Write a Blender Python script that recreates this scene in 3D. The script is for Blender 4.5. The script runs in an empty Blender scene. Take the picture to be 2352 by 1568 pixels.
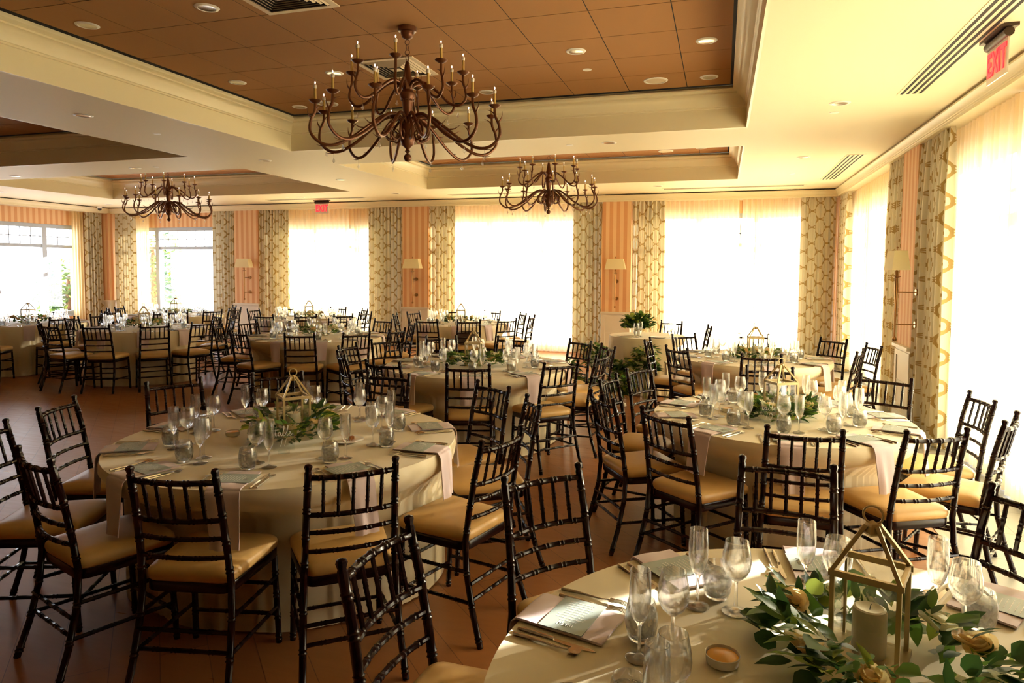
import bpy, math, random
from math import sin, cos, pi, radians as rad, atan2, hypot
from mathutils import Vector, Matrix
random.seed(7)
sc = bpy.context.scene
C = sc.collection

# ------------------------------------------------------------------ camera
F = 1567.0; YAW, PIT, ROL = rad(17.103), rad(3.267), rad(.317); CY = 709.0; H = 1.68
fw = Vector((-sin(YAW)*cos(PIT), cos(YAW)*cos(PIT), -sin(PIT)))
rt = Vector((cos(YAW), sin(YAW), 0)); up = rt.cross(fw)
r2 = cos(ROL)*rt + sin(ROL)*up; u2 = -sin(ROL)*rt + cos(ROL)*up
EYE = Vector((0, 0, H))
cam = bpy.data.cameras.new('camera'); co = bpy.data.objects.new('camera', cam); C.objects.link(co)
M = Matrix((r2, u2, -fw)).transposed().to_4x4(); M.translation = EYE; co.matrix_world = M
cam.sensor_fit = 'HORIZONTAL'; cam.sensor_width = 36; cam.lens = F/2352*36; cam.shift_y = -75/2352
cam.clip_start = .05; cam.clip_end = 300
sc.camera = co
def onz(x, y, z):                       # world point on the level z seen at that point of the photograph
    d = r2*((x-1176)/F) - u2*((y-CY)/F) + fw
    return EYE + d*((z-H)/d.z)

# ------------------------------------------------------------------ materials
MT = {}
def mat(name, col=(.8, .8, .8), rough=.5, metal=0, bump=None, spec=.5, sheen=0, emit=None, coat=0):
    m = bpy.data.materials.new(name); m.use_nodes = True; nt = m.node_tree
    b = nt.nodes['Principled BSDF']
    b.inputs['Base Color'].default_value = (*col, 1); b.inputs['Roughness'].default_value = rough
    b.inputs['Metallic'].default_value = metal; b.inputs['Specular IOR Level'].default_value = spec
    if sheen: b.inputs['Sheen Weight'].default_value = sheen
    if coat: b.inputs['Coat Weight'].default_value = coat; b.inputs['Coat Roughness'].default_value = .1
    if emit: b.inputs['Emission Color'].default_value = (*emit[0], 1); b.inputs['Emission Strength'].default_value = emit[1]
    if bump:
        t = nt.nodes.new('ShaderNodeTexNoise'); t.inputs['Scale'].default_value = bump[0]; t.inputs['Detail'].default_value = 4
        tc = nt.nodes.new('ShaderNodeTexCoord'); nt.links.new(tc.outputs['Object'], t.inputs['Vector'])
        bp = nt.nodes.new('ShaderNodeBump'); bp.inputs['Strength'].default_value = bump[1]; bp.inputs['Distance'].default_value = .01
        nt.links.new(t.outputs['Fac'], bp.inputs['Height']); nt.links.new(bp.outputs['Normal'], b.inputs['Normal'])
    MT[name] = m; return m
def nd(nt, typ, **kw):
    n = nt.nodes.new(typ)
    for k, v in kw.items():
        if k.startswith('i_'):
            n.inputs[int(k[2:])].default_value = v
        else: setattr(n, k, v)
    return n
def mth(nt, op, a, b=None, c=None):
    n = nt.nodes.new('ShaderNodeMath'); n.operation = op
    for i, v in enumerate((a, b, c)):
        if v is None: continue
        if isinstance(v, (int, float)): n.inputs[i].default_value = v
        else: nt.links.new(v, n.inputs[i])
    return n.outputs[0]
def colmix(nt, fac, a, b):
    n = nt.nodes.new('ShaderNodeMix'); n.data_type = 'RGBA'
    nt.links.new(fac, n.inputs[0])
    for i, v in ((6, a), (7, b)):
        if isinstance(v, tuple): n.inputs[i].default_value = (*v, 1)
        else: nt.links.new(v, n.inputs[i])
    return n.outputs[2]

mat('plaster', (.81, .73, .51), .6, bump=(60, .02))
mat('trim_paint', (.82, .74, .50), .4)
mat('tile_cloth', (.39, .19, .062), .9, bump=(300, .15))
mat('dark_gap', (.012, .01, .012), .8)
mat('wainscot', (.72, .68, .58), .45)
mat('white_paint', (.42, .47, .54), .4)
mat('mahogany', (.010, .0024, .0022), .24, spec=.3)
mat('seat_tan', (.62, .39, .14), .42, bump=(25, .12))
mat('cloth', (.74, .65, .44), .62, sheen=.25, bump=(5, .25))
mat('napkin', (.64, .52, .53), .7, sheen=.2, bump=(8, .3))
mat('card', (.34, .40, .37), .5)
mat('card_print', (.80, .80, .74), .5)
mat('silver', (.62, .58, .52), .16, 1)
mat('gold_paint', (.55, .42, .20), .38, .35)
mat('wax', (.86, .82, .66), .5)
mat('bronze', (.15, .055, .022), .36, .5, bump=(40, .1))
mat('brass', (.38, .20, .07), .3, .8)
mat('candle_sleeve', (.62, .42, .12), .5)
mat('socket_white', (.85, .82, .74), .4)
mat('filament', (1, .8, .7), .3, emit=((1, .62, .48), 6))
mat('shade', (.84, .76, .52), .7)
mat('leaf_dark', (.035, .085, .02), .45)
mat('leaf_mid', (.11, .22, .035), .45)
mat('leaf_light', (.34, .42, .07), .5)
mat('petal', (.92, .88, .60), .6)
mat('petal_peach', (.90, .64, .34), .6)
mat('ceramic', (.80, .78, .70), .3)
mat('amber', (.85, .42, .06), .3)
mat('cracker', (.55, .24, .08), .6)
mat('exit_red', (.80, .015, .02), .4, emit=((1, .02, .03), 1.6))
mat('exit_panel', (.75, .68, .60), .2)
mat('dark_bronze', (.06, .035, .025), .35, .3)
mat('lamp_metal', (.55, .52, .45), .22, .9)
mat('speaker_white', (.70, .58, .40), .6)
mat('black_slot', (.008, .008, .01), .7)
mat('wicker', (.09, .065, .04), .7, bump=(80, .8))
mat('grass', (.12, .25, .05), .9)
mat('pale_ground', (.62, .60, .56), .9)
mat('facade', (.8, .8, .78), .8)
mat('acrylic_print', (.92, .92, .88), .4)
mat('strip_metal', (.20, .17, .14), .3, .8)
mat('black_plastic', (.02, .02, .02), .3)

for nm_ in ('leaf_dark', 'leaf_mid', 'leaf_light', 'petal', 'petal_peach', 'shade'):
    nt_ = MT[nm_].node_tree; b_ = nt_.nodes['Principled BSDF']; t_ = nt_.nodes.new('ShaderNodeBsdfTranslucent'); c_ = b_.inputs['Base Color'].default_value
    t_.inputs[0].default_value = tuple(min(1, v*1.4) for v in c_[:3])+(1,); x_ = nt_.nodes.new('ShaderNodeMixShader'); x_.inputs[0].default_value = .4
    nt_.links.new(b_.outputs[0], x_.inputs[1]); nt_.links.new(t_.outputs[0], x_.inputs[2]); nt_.links.new(x_.outputs[0], nt_.nodes['Material Output'].inputs[0])
def wood_floor():
    m = mat('wood_floor', rough=.3); nt = m.node_tree; b = nt.nodes['Principled BSDF']
    tc = nd(nt, 'ShaderNodeTexCoord'); mp = nd(nt, 'ShaderNodeMapping'); mp.inputs['Rotation'].default_value = (0, 0, rad(45))
    nt.links.new(tc.outputs['Object'], mp.inputs[0])
    br = nd(nt, 'ShaderNodeTexBrick'); nt.links.new(mp.outputs[0], br.inputs['Vector'])
    br.inputs['Color1'].default_value = (.42, .17, .055, 1); br.inputs['Color2'].default_value = (.36, .14, .045, 1)
    br.inputs['Mortar'].default_value = (.15, .05, .02, 1)
    br.inputs['Scale'].default_value = 1; br.inputs['Mortar Size'].default_value = .002
    br.inputs['Brick Width'].default_value = 1.3; br.inputs['Row Height'].default_value = .19
    n = nd(nt, 'ShaderNodeTexNoise'); n.inputs['Scale'].default_value = 3; n.inputs['Detail'].default_value = 6
    mp2 = nd(nt, 'ShaderNodeMapping'); mp2.inputs['Scale'].default_value = (1, 9, 1); mp2.inputs['Rotation'].default_value = (0, 0, rad(45))
    nt.links.new(tc.outputs['Object'], mp2.inputs[0]); nt.links.new(mp2.outputs[0], n.inputs['Vector'])
    f = mth(nt, 'MULTIPLY', n.outputs['Fac'], .55)
    nt.links.new(colmix(nt, f, br.outputs['Color'], (.25, .095, .034)), b.inputs['Base Color'])
    r = mth(nt, 'MULTIPLY_ADD', n.outputs['Fac'], .25, .20); nt.links.new(r, b.inputs['Roughness'])
wood_floor()
def stone_floor():
    m = mat('stone_floor', rough=.45); nt = m.node_tree; b = nt.nodes['Principled BSDF']
    tc = nd(nt, 'ShaderNodeTexCoord')
    br = nd(nt, 'ShaderNodeTexBrick'); nt.links.new(tc.outputs['Object'], br.inputs['Vector'])
    br.offset = 0
    br.inputs['Color1'].default_value = (.30, .28, .22, 1); br.inputs['Color2'].default_value = (.25, .235, .19, 1)
    br.inputs['Mortar'].default_value = (.16, .14, .11, 1); br.inputs['Scale'].default_value = 1
    br.inputs['Mortar Size'].default_value = .004; br.inputs['Brick Width'].default_value = .46; br.inputs['Row Height'].default_value = .46
    n = nd(nt, 'ShaderNodeTexNoise'); n.inputs['Scale'].default_value = 5; n.inputs['Detail'].default_value = 8
    nt.links.new(tc.outputs['Object'], n.inputs['Vector'])
    nt.links.new(colmix(nt, mth(nt, 'MULTIPLY', n.outputs['Fac'], .7), br.outputs['Color'], (.17, .16, .13)), b.inputs['Base Color'])
stone_floor()
def stripes():
    m = mat('stripes', rough=.75); nt = m.node_tree; b = nt.nodes['Principled BSDF']
    tc = nd(nt, 'ShaderNodeTexCoord'); s = nd(nt, 'ShaderNodeSeparateXYZ'); nt.links.new(tc.outputs['Object'], s.inputs[0])
    v = mth(nt, 'ADD', s.outputs[0], s.outputs[1])
    fr = mth(nt, 'FRACT', mth(nt, 'MULTIPLY_ADD', v, 1/.139, .33)); st = mth(nt, 'GREATER_THAN', fr, .5)
    nz = nd(nt, 'ShaderNodeTexNoise'); nz.inputs['Scale'].default_value = 40
    mp = nd(nt, 'ShaderNodeMapping'); mp.inputs['Scale'].default_value = (.1, .1, 6); nt.links.new(tc.outputs['Object'], mp.inputs[0]); nt.links.new(mp.outputs[0], nz.inputs['Vector'])
    c = colmix(nt, st, (.80, .54, .29), (.66, .32, .14))
    c = colmix(nt, mth(nt, 'MULTIPLY', nz.outputs['Fac'], .3), c, (.75, .5, .3))
    nt.links.new(c, b.inputs['Base Color'])
stripes()
def drape_mat():
    m = mat('drape', rough=.8); nt = m.node_tree; b = nt.nodes['Principled BSDF']
    uv = nd(nt, 'ShaderNodeUVMap'); uv.uv_map = 'UVMap'; s = nd(nt, 'ShaderNodeSeparateXYZ'); nt.links.new(uv.outputs[0], s.inputs[0])
    P, Q, R, W = .38, .29, .119, .0062
    def ring(ou, ov):
        fu = mth(nt, 'MULTIPLY', mth(nt, 'SUBTRACT', mth(nt, 'FRACT', mth(nt, 'MULTIPLY_ADD', s.outputs[0], 1/P, ou)), .5), P)
        fv = mth(nt, 'MULTIPLY', mth(nt, 'SUBTRACT', mth(nt, 'FRACT', mth(nt, 'MULTIPLY_ADD', s.outputs[1], 1/Q, ov)), .5), Q)
        fv2 = mth(nt, 'MULTIPLY', fv, .86)
        d = mth(nt, 'SQRT', mth(nt, 'ADD', mth(nt, 'MULTIPLY', fu, fu), mth(nt, 'MULTIPLY', fv2, fv2)))
        e = mth(nt, 'LESS_THAN', mth(nt, 'ABSOLUTE', mth(nt, 'SUBTRACT', d, R)), W)
        # short horizontal ties between neighbouring ovals
        t = mth(nt, 'MULTIPLY', mth(nt, 'LESS_THAN', mth(nt, 'ABSOLUTE', fv), .005), mth(nt, 'GREATER_THAN', mth(nt, 'ABSOLUTE', fu), R))
        return mth(nt, 'MAXIMUM', e, t)
    f = mth(nt, 'MAXIMUM', ring(0, 0), ring(.5, .5))
    c = colmix(nt, f, (.70, .65, .50), (.40, .28, .10)); nt.links.new(c, b.inputs['Base Color'])
    tr = nd(nt, 'ShaderNodeBsdfTranslucent'); nt.links.new(c, tr.inputs[0])
    mx = nd(nt, 'ShaderNodeMixShader'); mx.inputs[0].default_value = .17
    nt.links.new(b.outputs[0], mx.inputs[1]); nt.links.new(tr.outputs[0], mx.inputs[2])
    nt.links.new(mx.outputs[0], nt.nodes['Material Output'].inputs[0])
drape_mat()
def sheer_mat():
    m = mat('sheer'); nt = m.node_tree; nt.nodes.remove(nt.nodes['Principled BSDF'])
    tr = nd(nt, 'ShaderNodeBsdfTranslucent'); tr.inputs[0].default_value = (.96, .84, .54, 1)
    df = nd(nt, 'ShaderNodeBsdfDiffuse'); df.inputs[0].default_value = (.95, .82, .50, 1)
    tp = nd(nt, 'ShaderNodeBsdfTransparent'); tp.inputs[0].default_value = (1, .95, .85, 1)
    m1 = nd(nt, 'ShaderNodeMixShader'); m1.inputs[0].default_value = .3
    nt.links.new(tr.outputs[0], m1.inputs[1]); nt.links.new(df.outputs[0], m1.inputs[2])
    m2 = nd(nt, 'ShaderNodeMixShader'); m2.inputs[0].default_value = SHEER_T
    nt.links.new(m1.outputs[0], m2.inputs[1]); nt.links.new(tp.outputs[0], m2.inputs[2])
    nt.links.new(m2.outputs[0], nt.nodes['Material Output'].inputs[0])
SHEER_T = .07
sheer_mat()
def glass_mat(name, tint, body=0, edge=.9, real=0):
    m = mat(name); nt = m.node_tree; nt.nodes.remove(nt.nodes['Principled BSDF'])
    tp = nd(nt, 'ShaderNodeBsdfTransparent'); tp.inputs[0].default_value = (*tint, 1)
    gl = nd(nt, 'ShaderNodeBsdfGlossy'); gl.inputs['Roughness'].default_value = .03; gl.inputs[0].default_value = (1, 1, 1, 1)
    lw = nd(nt, 'ShaderNodeLayerWeight'); lw.inputs[0].default_value = .35
    f = mth(nt, 'MULTIPLY_ADD', mth(nt, 'POWER', lw.outputs['Facing'], 2.2), edge, .05)
    mx = nd(nt, 'ShaderNodeMixShader'); nt.links.new(f, mx.inputs[0]); nt.links.new(tp.outputs[0], mx.inputs[1]); nt.links.new(gl.outputs[0], mx.inputs[2])
    out = mx.outputs[0]
    if real:
        rg = nd(nt, 'ShaderNodeBsdfGlass'); rg.inputs['IOR'].default_value = 1.48; rg.inputs['Roughness'].default_value = .0
        m3 = nd(nt, 'ShaderNodeMixShader'); m3.inputs[0].default_value = real; nt.links.new(out, m3.inputs[1]); nt.links.new(rg.outputs[0], m3.inputs[2]); out = m3.outputs[0]
    if body:
        nz = nd(nt, 'ShaderNodeTexNoise'); nz.inputs['Scale'].default_value = 60; nz.inputs['Detail'].default_value = 2
        tc = nd(nt, 'ShaderNodeTexCoord'); nt.links.new(tc.outputs['Object'], nz.inputs['Vector'])
        tl = nd(nt, 'ShaderNodeBsdfTranslucent'); tl.inputs[0].default_value = (.95, .95, .9, 1)
        df = nd(nt, 'ShaderNodeBsdfDiffuse'); df.inputs[0].default_value = (.9, .9, .85, 1)
        a = nd(nt, 'ShaderNodeMixShader'); nt.links.new(tl.outputs[0], a.inputs[1]); nt.links.new(df.outputs[0], a.inputs[2])
        b2 = nd(nt, 'ShaderNodeMixShader'); nt.links.new(mth(nt, 'MULTIPLY', mth(nt, 'POWER', nz.outputs['Fac'], 1.6), body*2), b2.inputs[0])
        nt.links.new(out, b2.inputs[1]); nt.links.new(a.outputs[0], b2.inputs[2]); out = b2.outputs[0]
    nt.links.new(out, nt.nodes['Material Output'].inputs[0])
glass_mat('glass', (.97, .97, .955))
glass_mat('stemware', (.98, .98, .97), edge=.4, real=.7)
glass_mat('pane', (.97, .98, 1), edge=.2)
glass_mat('ice_water', (.95, .96, .94), .55, .5)
glass_mat('crystal', (.9, .9, .9), .2, 1)
glass_mat('acrylic', (.93, .95, .95), edge=.3)

# ------------------------------------------------------------------ mesh helpers
class G:
    def __init__(s): s.v = []; s.f = []; s.uv = None
    def add(s, vs, fs):
        n = len(s.v); s.v += [tuple(p) for p in vs]; s.f += [tuple(i+n for i in f) for f in fs]; return s
    def box(s, x0, x1, y0, y1, z0, z1, rz=0, c=(0, 0)):
        P = [(x, y, z) for z in (z0, z1) for x, y in ((x0, y0), (x1, y0), (x1, y1), (x0, y1))]
        if rz: P = [(c[0]+(x-c[0])*cos(rz)-(y-c[1])*sin(rz), c[1]+(x-c[0])*sin(rz)+(y-c[1])*cos(rz), z) for x, y, z in P]
        return s.add(P, [(3, 2, 1, 0), (4, 5, 6, 7), (0, 1, 5, 4), (1, 2, 6, 5), (2, 3, 7, 6), (3, 0, 4, 7)])
    def tube(s, pts, r, n=8, caps=True, ref=None):
        pts = [Vector(p) for p in pts]; m = len(pts)
        rr = r if isinstance(r, (list, tuple)) else [r]*m
        t0 = (pts[1]-pts[0]).normalized()
        a = ref or (Vector((0, 0, 1)) if abs(t0.z) < .9 else Vector((1, 0, 0)))
        u = t0.cross(a).normalized(); vs = []; fs = []
        for i, p in enumerate(pts):
            t = (pts[min(i+1, m-1)]-pts[max(i-1, 0)]).normalized()
            u = (u - t*u.dot(t)).normalized(); w = t.cross(u)
            for k in range(n):
                an = 2*pi*k/n; vs.append(p+(u*cos(an)+w*sin(an))*rr[i])
        for i in range(m-1):
            for k in range(n):
                k2 = (k+1) % n; fs.append((i*n+k, i*n+k2, (i+1)*n+k2, (i+1)*n+k))
        if caps: fs.append(tuple(range(n-1, -1, -1))); fs.append(tuple((m-1)*n+k for k in range(n)))
        return s.add(vs, fs)
    def lathe(s, prof, n=20, c=(0, 0, 0), closed=False):
        vs = []; fs = []; m = len(prof)
        for r, z in prof:
            for k in range(n): an = 2*pi*k/n; vs.append((c[0]+r*cos(an), c[1]+r*sin(an), c[2]+z))
        for i in range(m-1):
            for k in range(n):
                k2 = (k+1) % n; fs.append((i*n+k, i*n+k2, (i+1)*n+k2, (i+1)*n+k))
        return s.add(vs, fs)
    def torus(s, c, R, r, axis='z', n=18, m=6):
        vs = []; fs = []
        for i in range(n):
            a = 2*pi*i/n
            for j in range(m):
                b = 2*pi*j/m; q = R+r*cos(b); p = (q*cos(a), q*sin(a), r*sin(b))
                if axis == 'x': p = (p[2], p[0], p[1])
                if axis == 'y': p = (p[0], p[2], p[1])
                vs.append((c[0]+p[0], c[1]+p[1], c[2]+p[2]))
        for i in range(n):
            for j in range(m):
                fs.append((i*m+j, ((i+1) % n)*m+j, ((i+1) % n)*m+(j+1) % m, i*m+(j+1) % m))
        return s.add(vs, fs)
    def sphere(s, c, r, n=12, sq=1.0):
        return s.lathe([(max(.0005, r*sin(pi*i/(n//2+2))), -r*cos(pi*i/(n//2+2))*sq) for i in range(n//2+3)], n, c)
    def grid(s, nu, nv, fn, uvfn=None):
        n0 = len(s.v); vs = [fn(i/(nu-1), j/(nv-1)) for j in range(nv) for i in range(nu)]
        fs = [(j*nu+i, j*nu+i+1, (j+1)*nu+i+1, (j+1)*nu+i) for j in range(nv-1) for i in range(nu-1)]
        if uvfn: s.uv = [uvfn(i/(nu-1), j/(nv-1)) for j in range(nv) for i in range(nu)]
        return s.add(vs, fs)
    def mesh(s, name, m, smooth=True, ang=40):
        me = bpy.data.meshes.new(name); me.from_pydata(s.v, [], s.f); me.validate()
        if m: me.materials.append(MT[m])
        if s.uv:
            l = me.uv_layers.new(name='UVMap')
            for lp in me.loops: l.data[lp.index].uv = s.uv[lp.vertex_index]
        if smooth:
            me.polygons.foreach_set('use_smooth', [True]*len(me.polygons))
            try: me.set_sharp_from_angle(angle=rad(ang))
            except Exception: pass
        me.update(); return me
    def build(s, name, m, parent=None, smooth=True, ang=40):
        o = bpy.data.objects.new(name, s.mesh(name, m, smooth, ang)); C.objects.link(o)
        if parent: o.parent = parent
        return o
def tag(o, label=None, cat=None, group=None, kind=None):
    for k, v in (('label', label), ('category', cat), ('group', group), ('kind', kind)):
        if v: o[k] = v
    return o
def empty(name, loc=(0, 0, 0), rz=0, **kw):
    o = bpy.data.objects.new(name, None); C.objects.link(o); o.location = loc; o.rotation_euler = (0, 0, rz); o.empty_display_size = .05
    return tag(o, **kw)
KIDS = {}
def kids(o):
    if o.name not in KIDS: KIDS[o.name] = list(o.children)
    return KIDS[o.name]
def copy_tree(o, parent=None):
    c = o.copy(); C.objects.link(c)
    if parent: c.parent = parent
    KIDS[c.name] = [copy_tree(ch, c) for ch in kids(o)]
    return c
used = set()
def inst(o, loc, rz=0, **kw):
    c = copy_tree(o) if o.name in used else o
    if c is o: kids(o); used.add(o.name)
    c.location = loc; c.rotation_euler = (0, 0, rz); return tag(c, **kw)
def struct(g, name, m, smooth=False): return tag(g.build(name, m, None, smooth), kind='structure')

# ------------------------------------------------------------------ room shell
ZS, ZT = 3.16, 3.57           # soffit and coffer tile level
XR, XL, YB, YN = 2.28, -14.98, 13.74, -2.4   # wall planes (inside faces)
PX, PL, PY = 1.93, -14.65, 13.40             # pelmet faces
COF = {1: (-5.24, .20, 2.43, 7.51), 2: (-5.24, .20, 8.62, 11.66), 3: (-12.62, -6.84, 2.43, 7.51), 4: (-12.62, -6.84, 8.62, 11.66)}
# floor: wood, with a stone tile margin along the window wall
struct(G().box(XL-.3, 1.36, YN-.3, YB+.3, -.1, 0), 'floor', 'wood_floor')
struct(G().box(1.40, XR+.3, YN-.3, YB+.3, -.1, 0), 'floor', 'stone_floor')
struct(G().box(1.36, 1.40, YN-.3, YB+.3, -.1, .004), 'trim_1', 'strip_metal')
g = G()
xs = [XL-.3, -12.62, -6.84, -5.24, .20, XR+.3]; ys = [YN-.3, 2.43, 7.51, 8.62, 11.66, YB+.3]
for i in range(5):
    for j in range(5):
        if i in (1, 3) and j in (1, 3): continue
        e = .006
        g.box(xs[i]+(e if i in (2, 4) and j in (1, 3) else 0), xs[i+1]-(e if i in (0, 2) and j in (1, 3) else 0), ys[j]+(e if j in (2, 4) and i in (1, 3) else 0), ys[j+1]-(e if j in (0, 2) and i in (1, 3) else 0), ZS, ZS+.02)
struct(g, 'ceiling', 'plaster')
struct(G().box(XL-.3, XR+.3, YN-.3, YB+.3, 3.9, 4.0), 'ceiling', 'plaster')
def ring_profile(x0, x1, y0, y1, prof):
    g = G(); vs = []; m = len(prof)
    for d, z in prof: vs += [(x0+d, y0+d, z), (x1-d, y0+d, z), (x1-d, y1-d, z), (x0+d, y1-d, z)]
    fs = [(i*4+k, i*4+(k+1) % 4, (i+1)*4+(k+1) % 4, (i+1)*4+k) for i in range(m-1) for k in range(4)]
    return g.add(vs, fs)
tn = 2
for k, (x0, x1, y0, y1) in COF.items():
    pr = [(-.02, ZS-.0008), (0, ZS-.0008), (0, ZS+.20), (.012, ZS+.205), (.012, ZS+.22), (.022, ZS+.225), (.03, ZS+.25), (.05, ZS+.29), (.085, ZS+.325), (.10, ZS+.33), (.10, ZS+.345), (.13, ZS+.355), (.14, ZS+.365), (.14, ZS+.38), (.10, ZS+.38), (.10, ZT)]
    struct(ring_profile(x0, x1, y0, y1, pr), 'trim_%d' % tn, 'trim_paint', True); tn += 1
    # tile field: separate tiles with thin dark joints
    struct(G().box(x0+.02, x1-.02, y0+.02, y1-.02, ZT+.003, ZT+.03), 'ceiling', 'dark_gap')
    g = G(); T = .592; ox = -.389; oy = 5.03
    a0, a1, b0, b1 = x0+.165, x1-.165, y0+.165, y1-.165
    i = math.floor((a0-ox)/T)
    while ox+i*T < a1:
        j = math.floor((b0-oy)/T)
        while oy+j*T < b1:
            g.box(max(a0, ox+i*T+.004), min(a1, ox+(i+1)*T-.004), max(b0, oy+j*T+.004), min(b1, oy+(j+1)*T-.004), ZT, ZT+.002)
            j += 1
        i += 1
    g.f = [f for f in g.f]
    o = struct(g, 'ceiling', 'tile_cloth')
# pelmet with crown around the room
pr = [(-.35, 3.02), (0, 3.02), (0, 3.045), (.008, 3.05), (.008, 3.062), (.014, 3.066), (.018, 3.08), (.03, 3.105), (.045, 3.12), (.05, 3.125), (.05, 3.14), (-.06, 3.14), (-.06, 3.15)]
struct(ring_profile(PL, PX, YN, PY, pr), 'trim_%d' % tn, 'trim_paint', True); tn += 1
struct(ring_profile(PL, PX, YN, PY, [(-.02, 3.141), (-.02, 3.1605), (-.4, 3.1605)]), 'trim_%d' % tn, 'dark_gap'); tn += 1
struct(ring_profile(PL, PX, YN, PY, [(-.34, 3.02), (-.34, 3.16)]), 'trim_%d' % tn, 'trim_paint'); tn += 1

# walls with window openings  (a0,a1,z0,z1)
WB = [(-14.25, -11.45, .55, 2.68), (-9.95, -6.95, .12, 2.68), (-5.85, -2.5, .12, 2.78), (-1.45, 1.62, .12, 2.78)]
WR = [(9.1, 12.95, .12, 2.78), (3.1, 7.75, .12, 2.78)]
WL = [(9.6, 12.75, .55, 2.68)]
def wall(name, axis, p0, p1, r0, r1, ops, m='stripes'):
    g = G()
    def bx(a, b, z0, z1):
        if b-a < 1e-4 or z1-z0 < 1e-4: return
        if axis == 'y': g.box(a, b, p0, p1, z0, z1)
        else: g.box(p0, p1, a, b, z0, z1)
    cur = r0
    for a, b, z0, z1 in sorted(ops):
        bx(cur, a, 0, 3.2); bx(a, b, 0, z0); bx(a, b, z1, 3.2); cur = b
    bx(cur, r1, 0, 3.2)
    return struct(g, name, m)
wall('wall_back', 'y', YB, YB+.22, XL-.3, XR+.3, WB)
wall('wall_right', 'x', XR, XR+.22, YN-.3, YB, WR)
wall('wall_left', 'x', XL-.22, XL, YN-.3, YB, WL)
wall('wall_rear', 'y', YN-.22, YN, XL-.3, XR+.3, [], 'bronze')
# pillars between the windows: striped paper above a panelled base with a cap
def pillar(axis, a, b, f0, f1):
    global tn
    def bx(g, a, b, e, z0, z1):      # e: how far the face stands out from f0
        if axis == 'y': g.box(a, b, f0-e, f1, z0, z1)
        else: g.box(f0-e, f1, a, b, z0, z1)
        return g
    struct(bx(G(), a, b, 0, .865, 3.03), 'trim_%d' % tn, 'stripes'); tn += 1
    g = bx(G(), a+.004, b-.004, .012, 0, .83); bx(g, a-.02, b+.02, .05, .83, .865); bx(g, a, b, .03, 0, .12)
    bx(g, a+.0, a+.07, .022, .12, .80); bx(g, b-.07, b, .022, .12, .80); bx(g, a+.07, b-.07, .022, .74, .80); bx(g, a+.07, b-.07, .022, .12, .2); bx(g, a+.07, b-.07, .017, .45, .46)
    struct(g, 'trim_%d' % tn, 'wainscot'); tn += 1
for a, b in ((-10.95, -10.29), (-6.61, -6.01), (-2.27, -1.72)): pillar('y', a, b, 13.42, YB)
pillar('x', 8.2, 8.83, 1.95, XR)
pillar('x', 2.2, 2.85, 1.95, XR)
struct(G().box(XL, -14.62, 13.34, YB, 0, 3.03), 'trim_%d' % tn, 'stripes'); tn += 1
struct(G().box(XL, -14.60, 13.32, YB, 0, .83).box(XL, -14.57, 13.29, YB, .83, .865), 'trim_%d' % tn, 'wainscot'); tn += 1
struct(G().box(1.97, XR, 13.44, YB, 0, 3.03), 'trim_%d' % tn, 'stripes'); tn += 1
# windows
wn = 1
def window(axis, p, a, b, z0, z1, mull, sgn):
    """frame, mullions, transom with muntins and glass set in the opening; sgn = outward direction"""
    global wn
    nm = 'window_%d' % wn; wn += 1
    w = tag(empty(nm, (0, 0, 0)), kind='structure')
    def bx(g, a0, a1, d0, d1, za, zb):
        q0, q1 = sorted((p+sgn*d0, p+sgn*d1))
        if axis == 'y': g.box(a0, a1, q0, q1, za, zb)
        else: g.box(q0, q1, a0, a1, za, zb)
    g = G(); d0, d1 = .03, .12
    bx(g, a, a+.08, d0, d1, z0, z1); bx(g, b-.08, b, d0, d1, z0, z1); bx(g, a+.08, b-.08, d0, d1, z0, z0+.09); bx(g, a+.08, b-.08, d0, d1, z1-.09, z1)
    xs = [a+.08] + mull + [b-.08]
    for x in mull: bx(g, x-.055, x+.055, .01, d1+.01, z0+.09, z1-.09)
    bx(g, a+.08, b-.08, d0, d1, 2.14, 2.21)
    fr = g.build('window_frame', 'white_paint', w, False)
    g = G()
    for i in range(len(xs)-1):
        L = xs[i+1]-xs[i]-.11; n = max(2, round(L/.26)); s0 = xs[i]+.055
        for k in range(1, n): bx(g, s0+L*k/n-.009, s0+L*k/n+.009, .05, .08, 2.21, z1-.09)
        bx(g, s0, s0+L, .05, .08, 2.385, 2.403)
    g.build('muntins', 'white_paint', w, False)
    for i in range(len(xs)-1):
        g = G(); bx(g, xs[i]+.02, xs[i+1]-.02, .062, .066, z0+.05, z1-.05); g.build('pane', 'pane', w, False)
    g = G(); bx(g, a-.06, b+.06, -.05, .03, z0-.04, z0); g.build('window_sill', 'white_paint', w, False)
    # sky portal
    li = bpy.data.lights.new('daylight', 'AREA'); li.shape = 'RECTANGLE'; li.size = b-a; li.size_y = z1-z0; li.cycles.is_portal = True
    o = bpy.data.objects.new('daylight', li); C.objects.link(o)
    m = (a+b)/2; zc = (z0+z1)/2; q = p+sgn*.15
    o.location = (m, q, zc) if axis == 'y' else (q, m, zc)
    o.rotation_euler = (rad(-90), 0, 0) if axis == 'y' else (rad(90), 0, rad(90) if sgn > 0 else rad(-90))
window('y', YB, *WB[0], [-13.52], 1)
window('y', YB, *WB[1], [-9.0, -7.9], 1)
window('y', YB, *WB[2], [-4.75, -3.6], 1)
window('y', YB, *WB[3], [-.45, .6], 1)
window('x', XR, *WR[0], [10.4, 11.7], 1)
window('x', XR, *WR[1], [4.6, 6.2], 1)
window('x', XL, *WL[0], [10.86, 11.95], -1)

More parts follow.
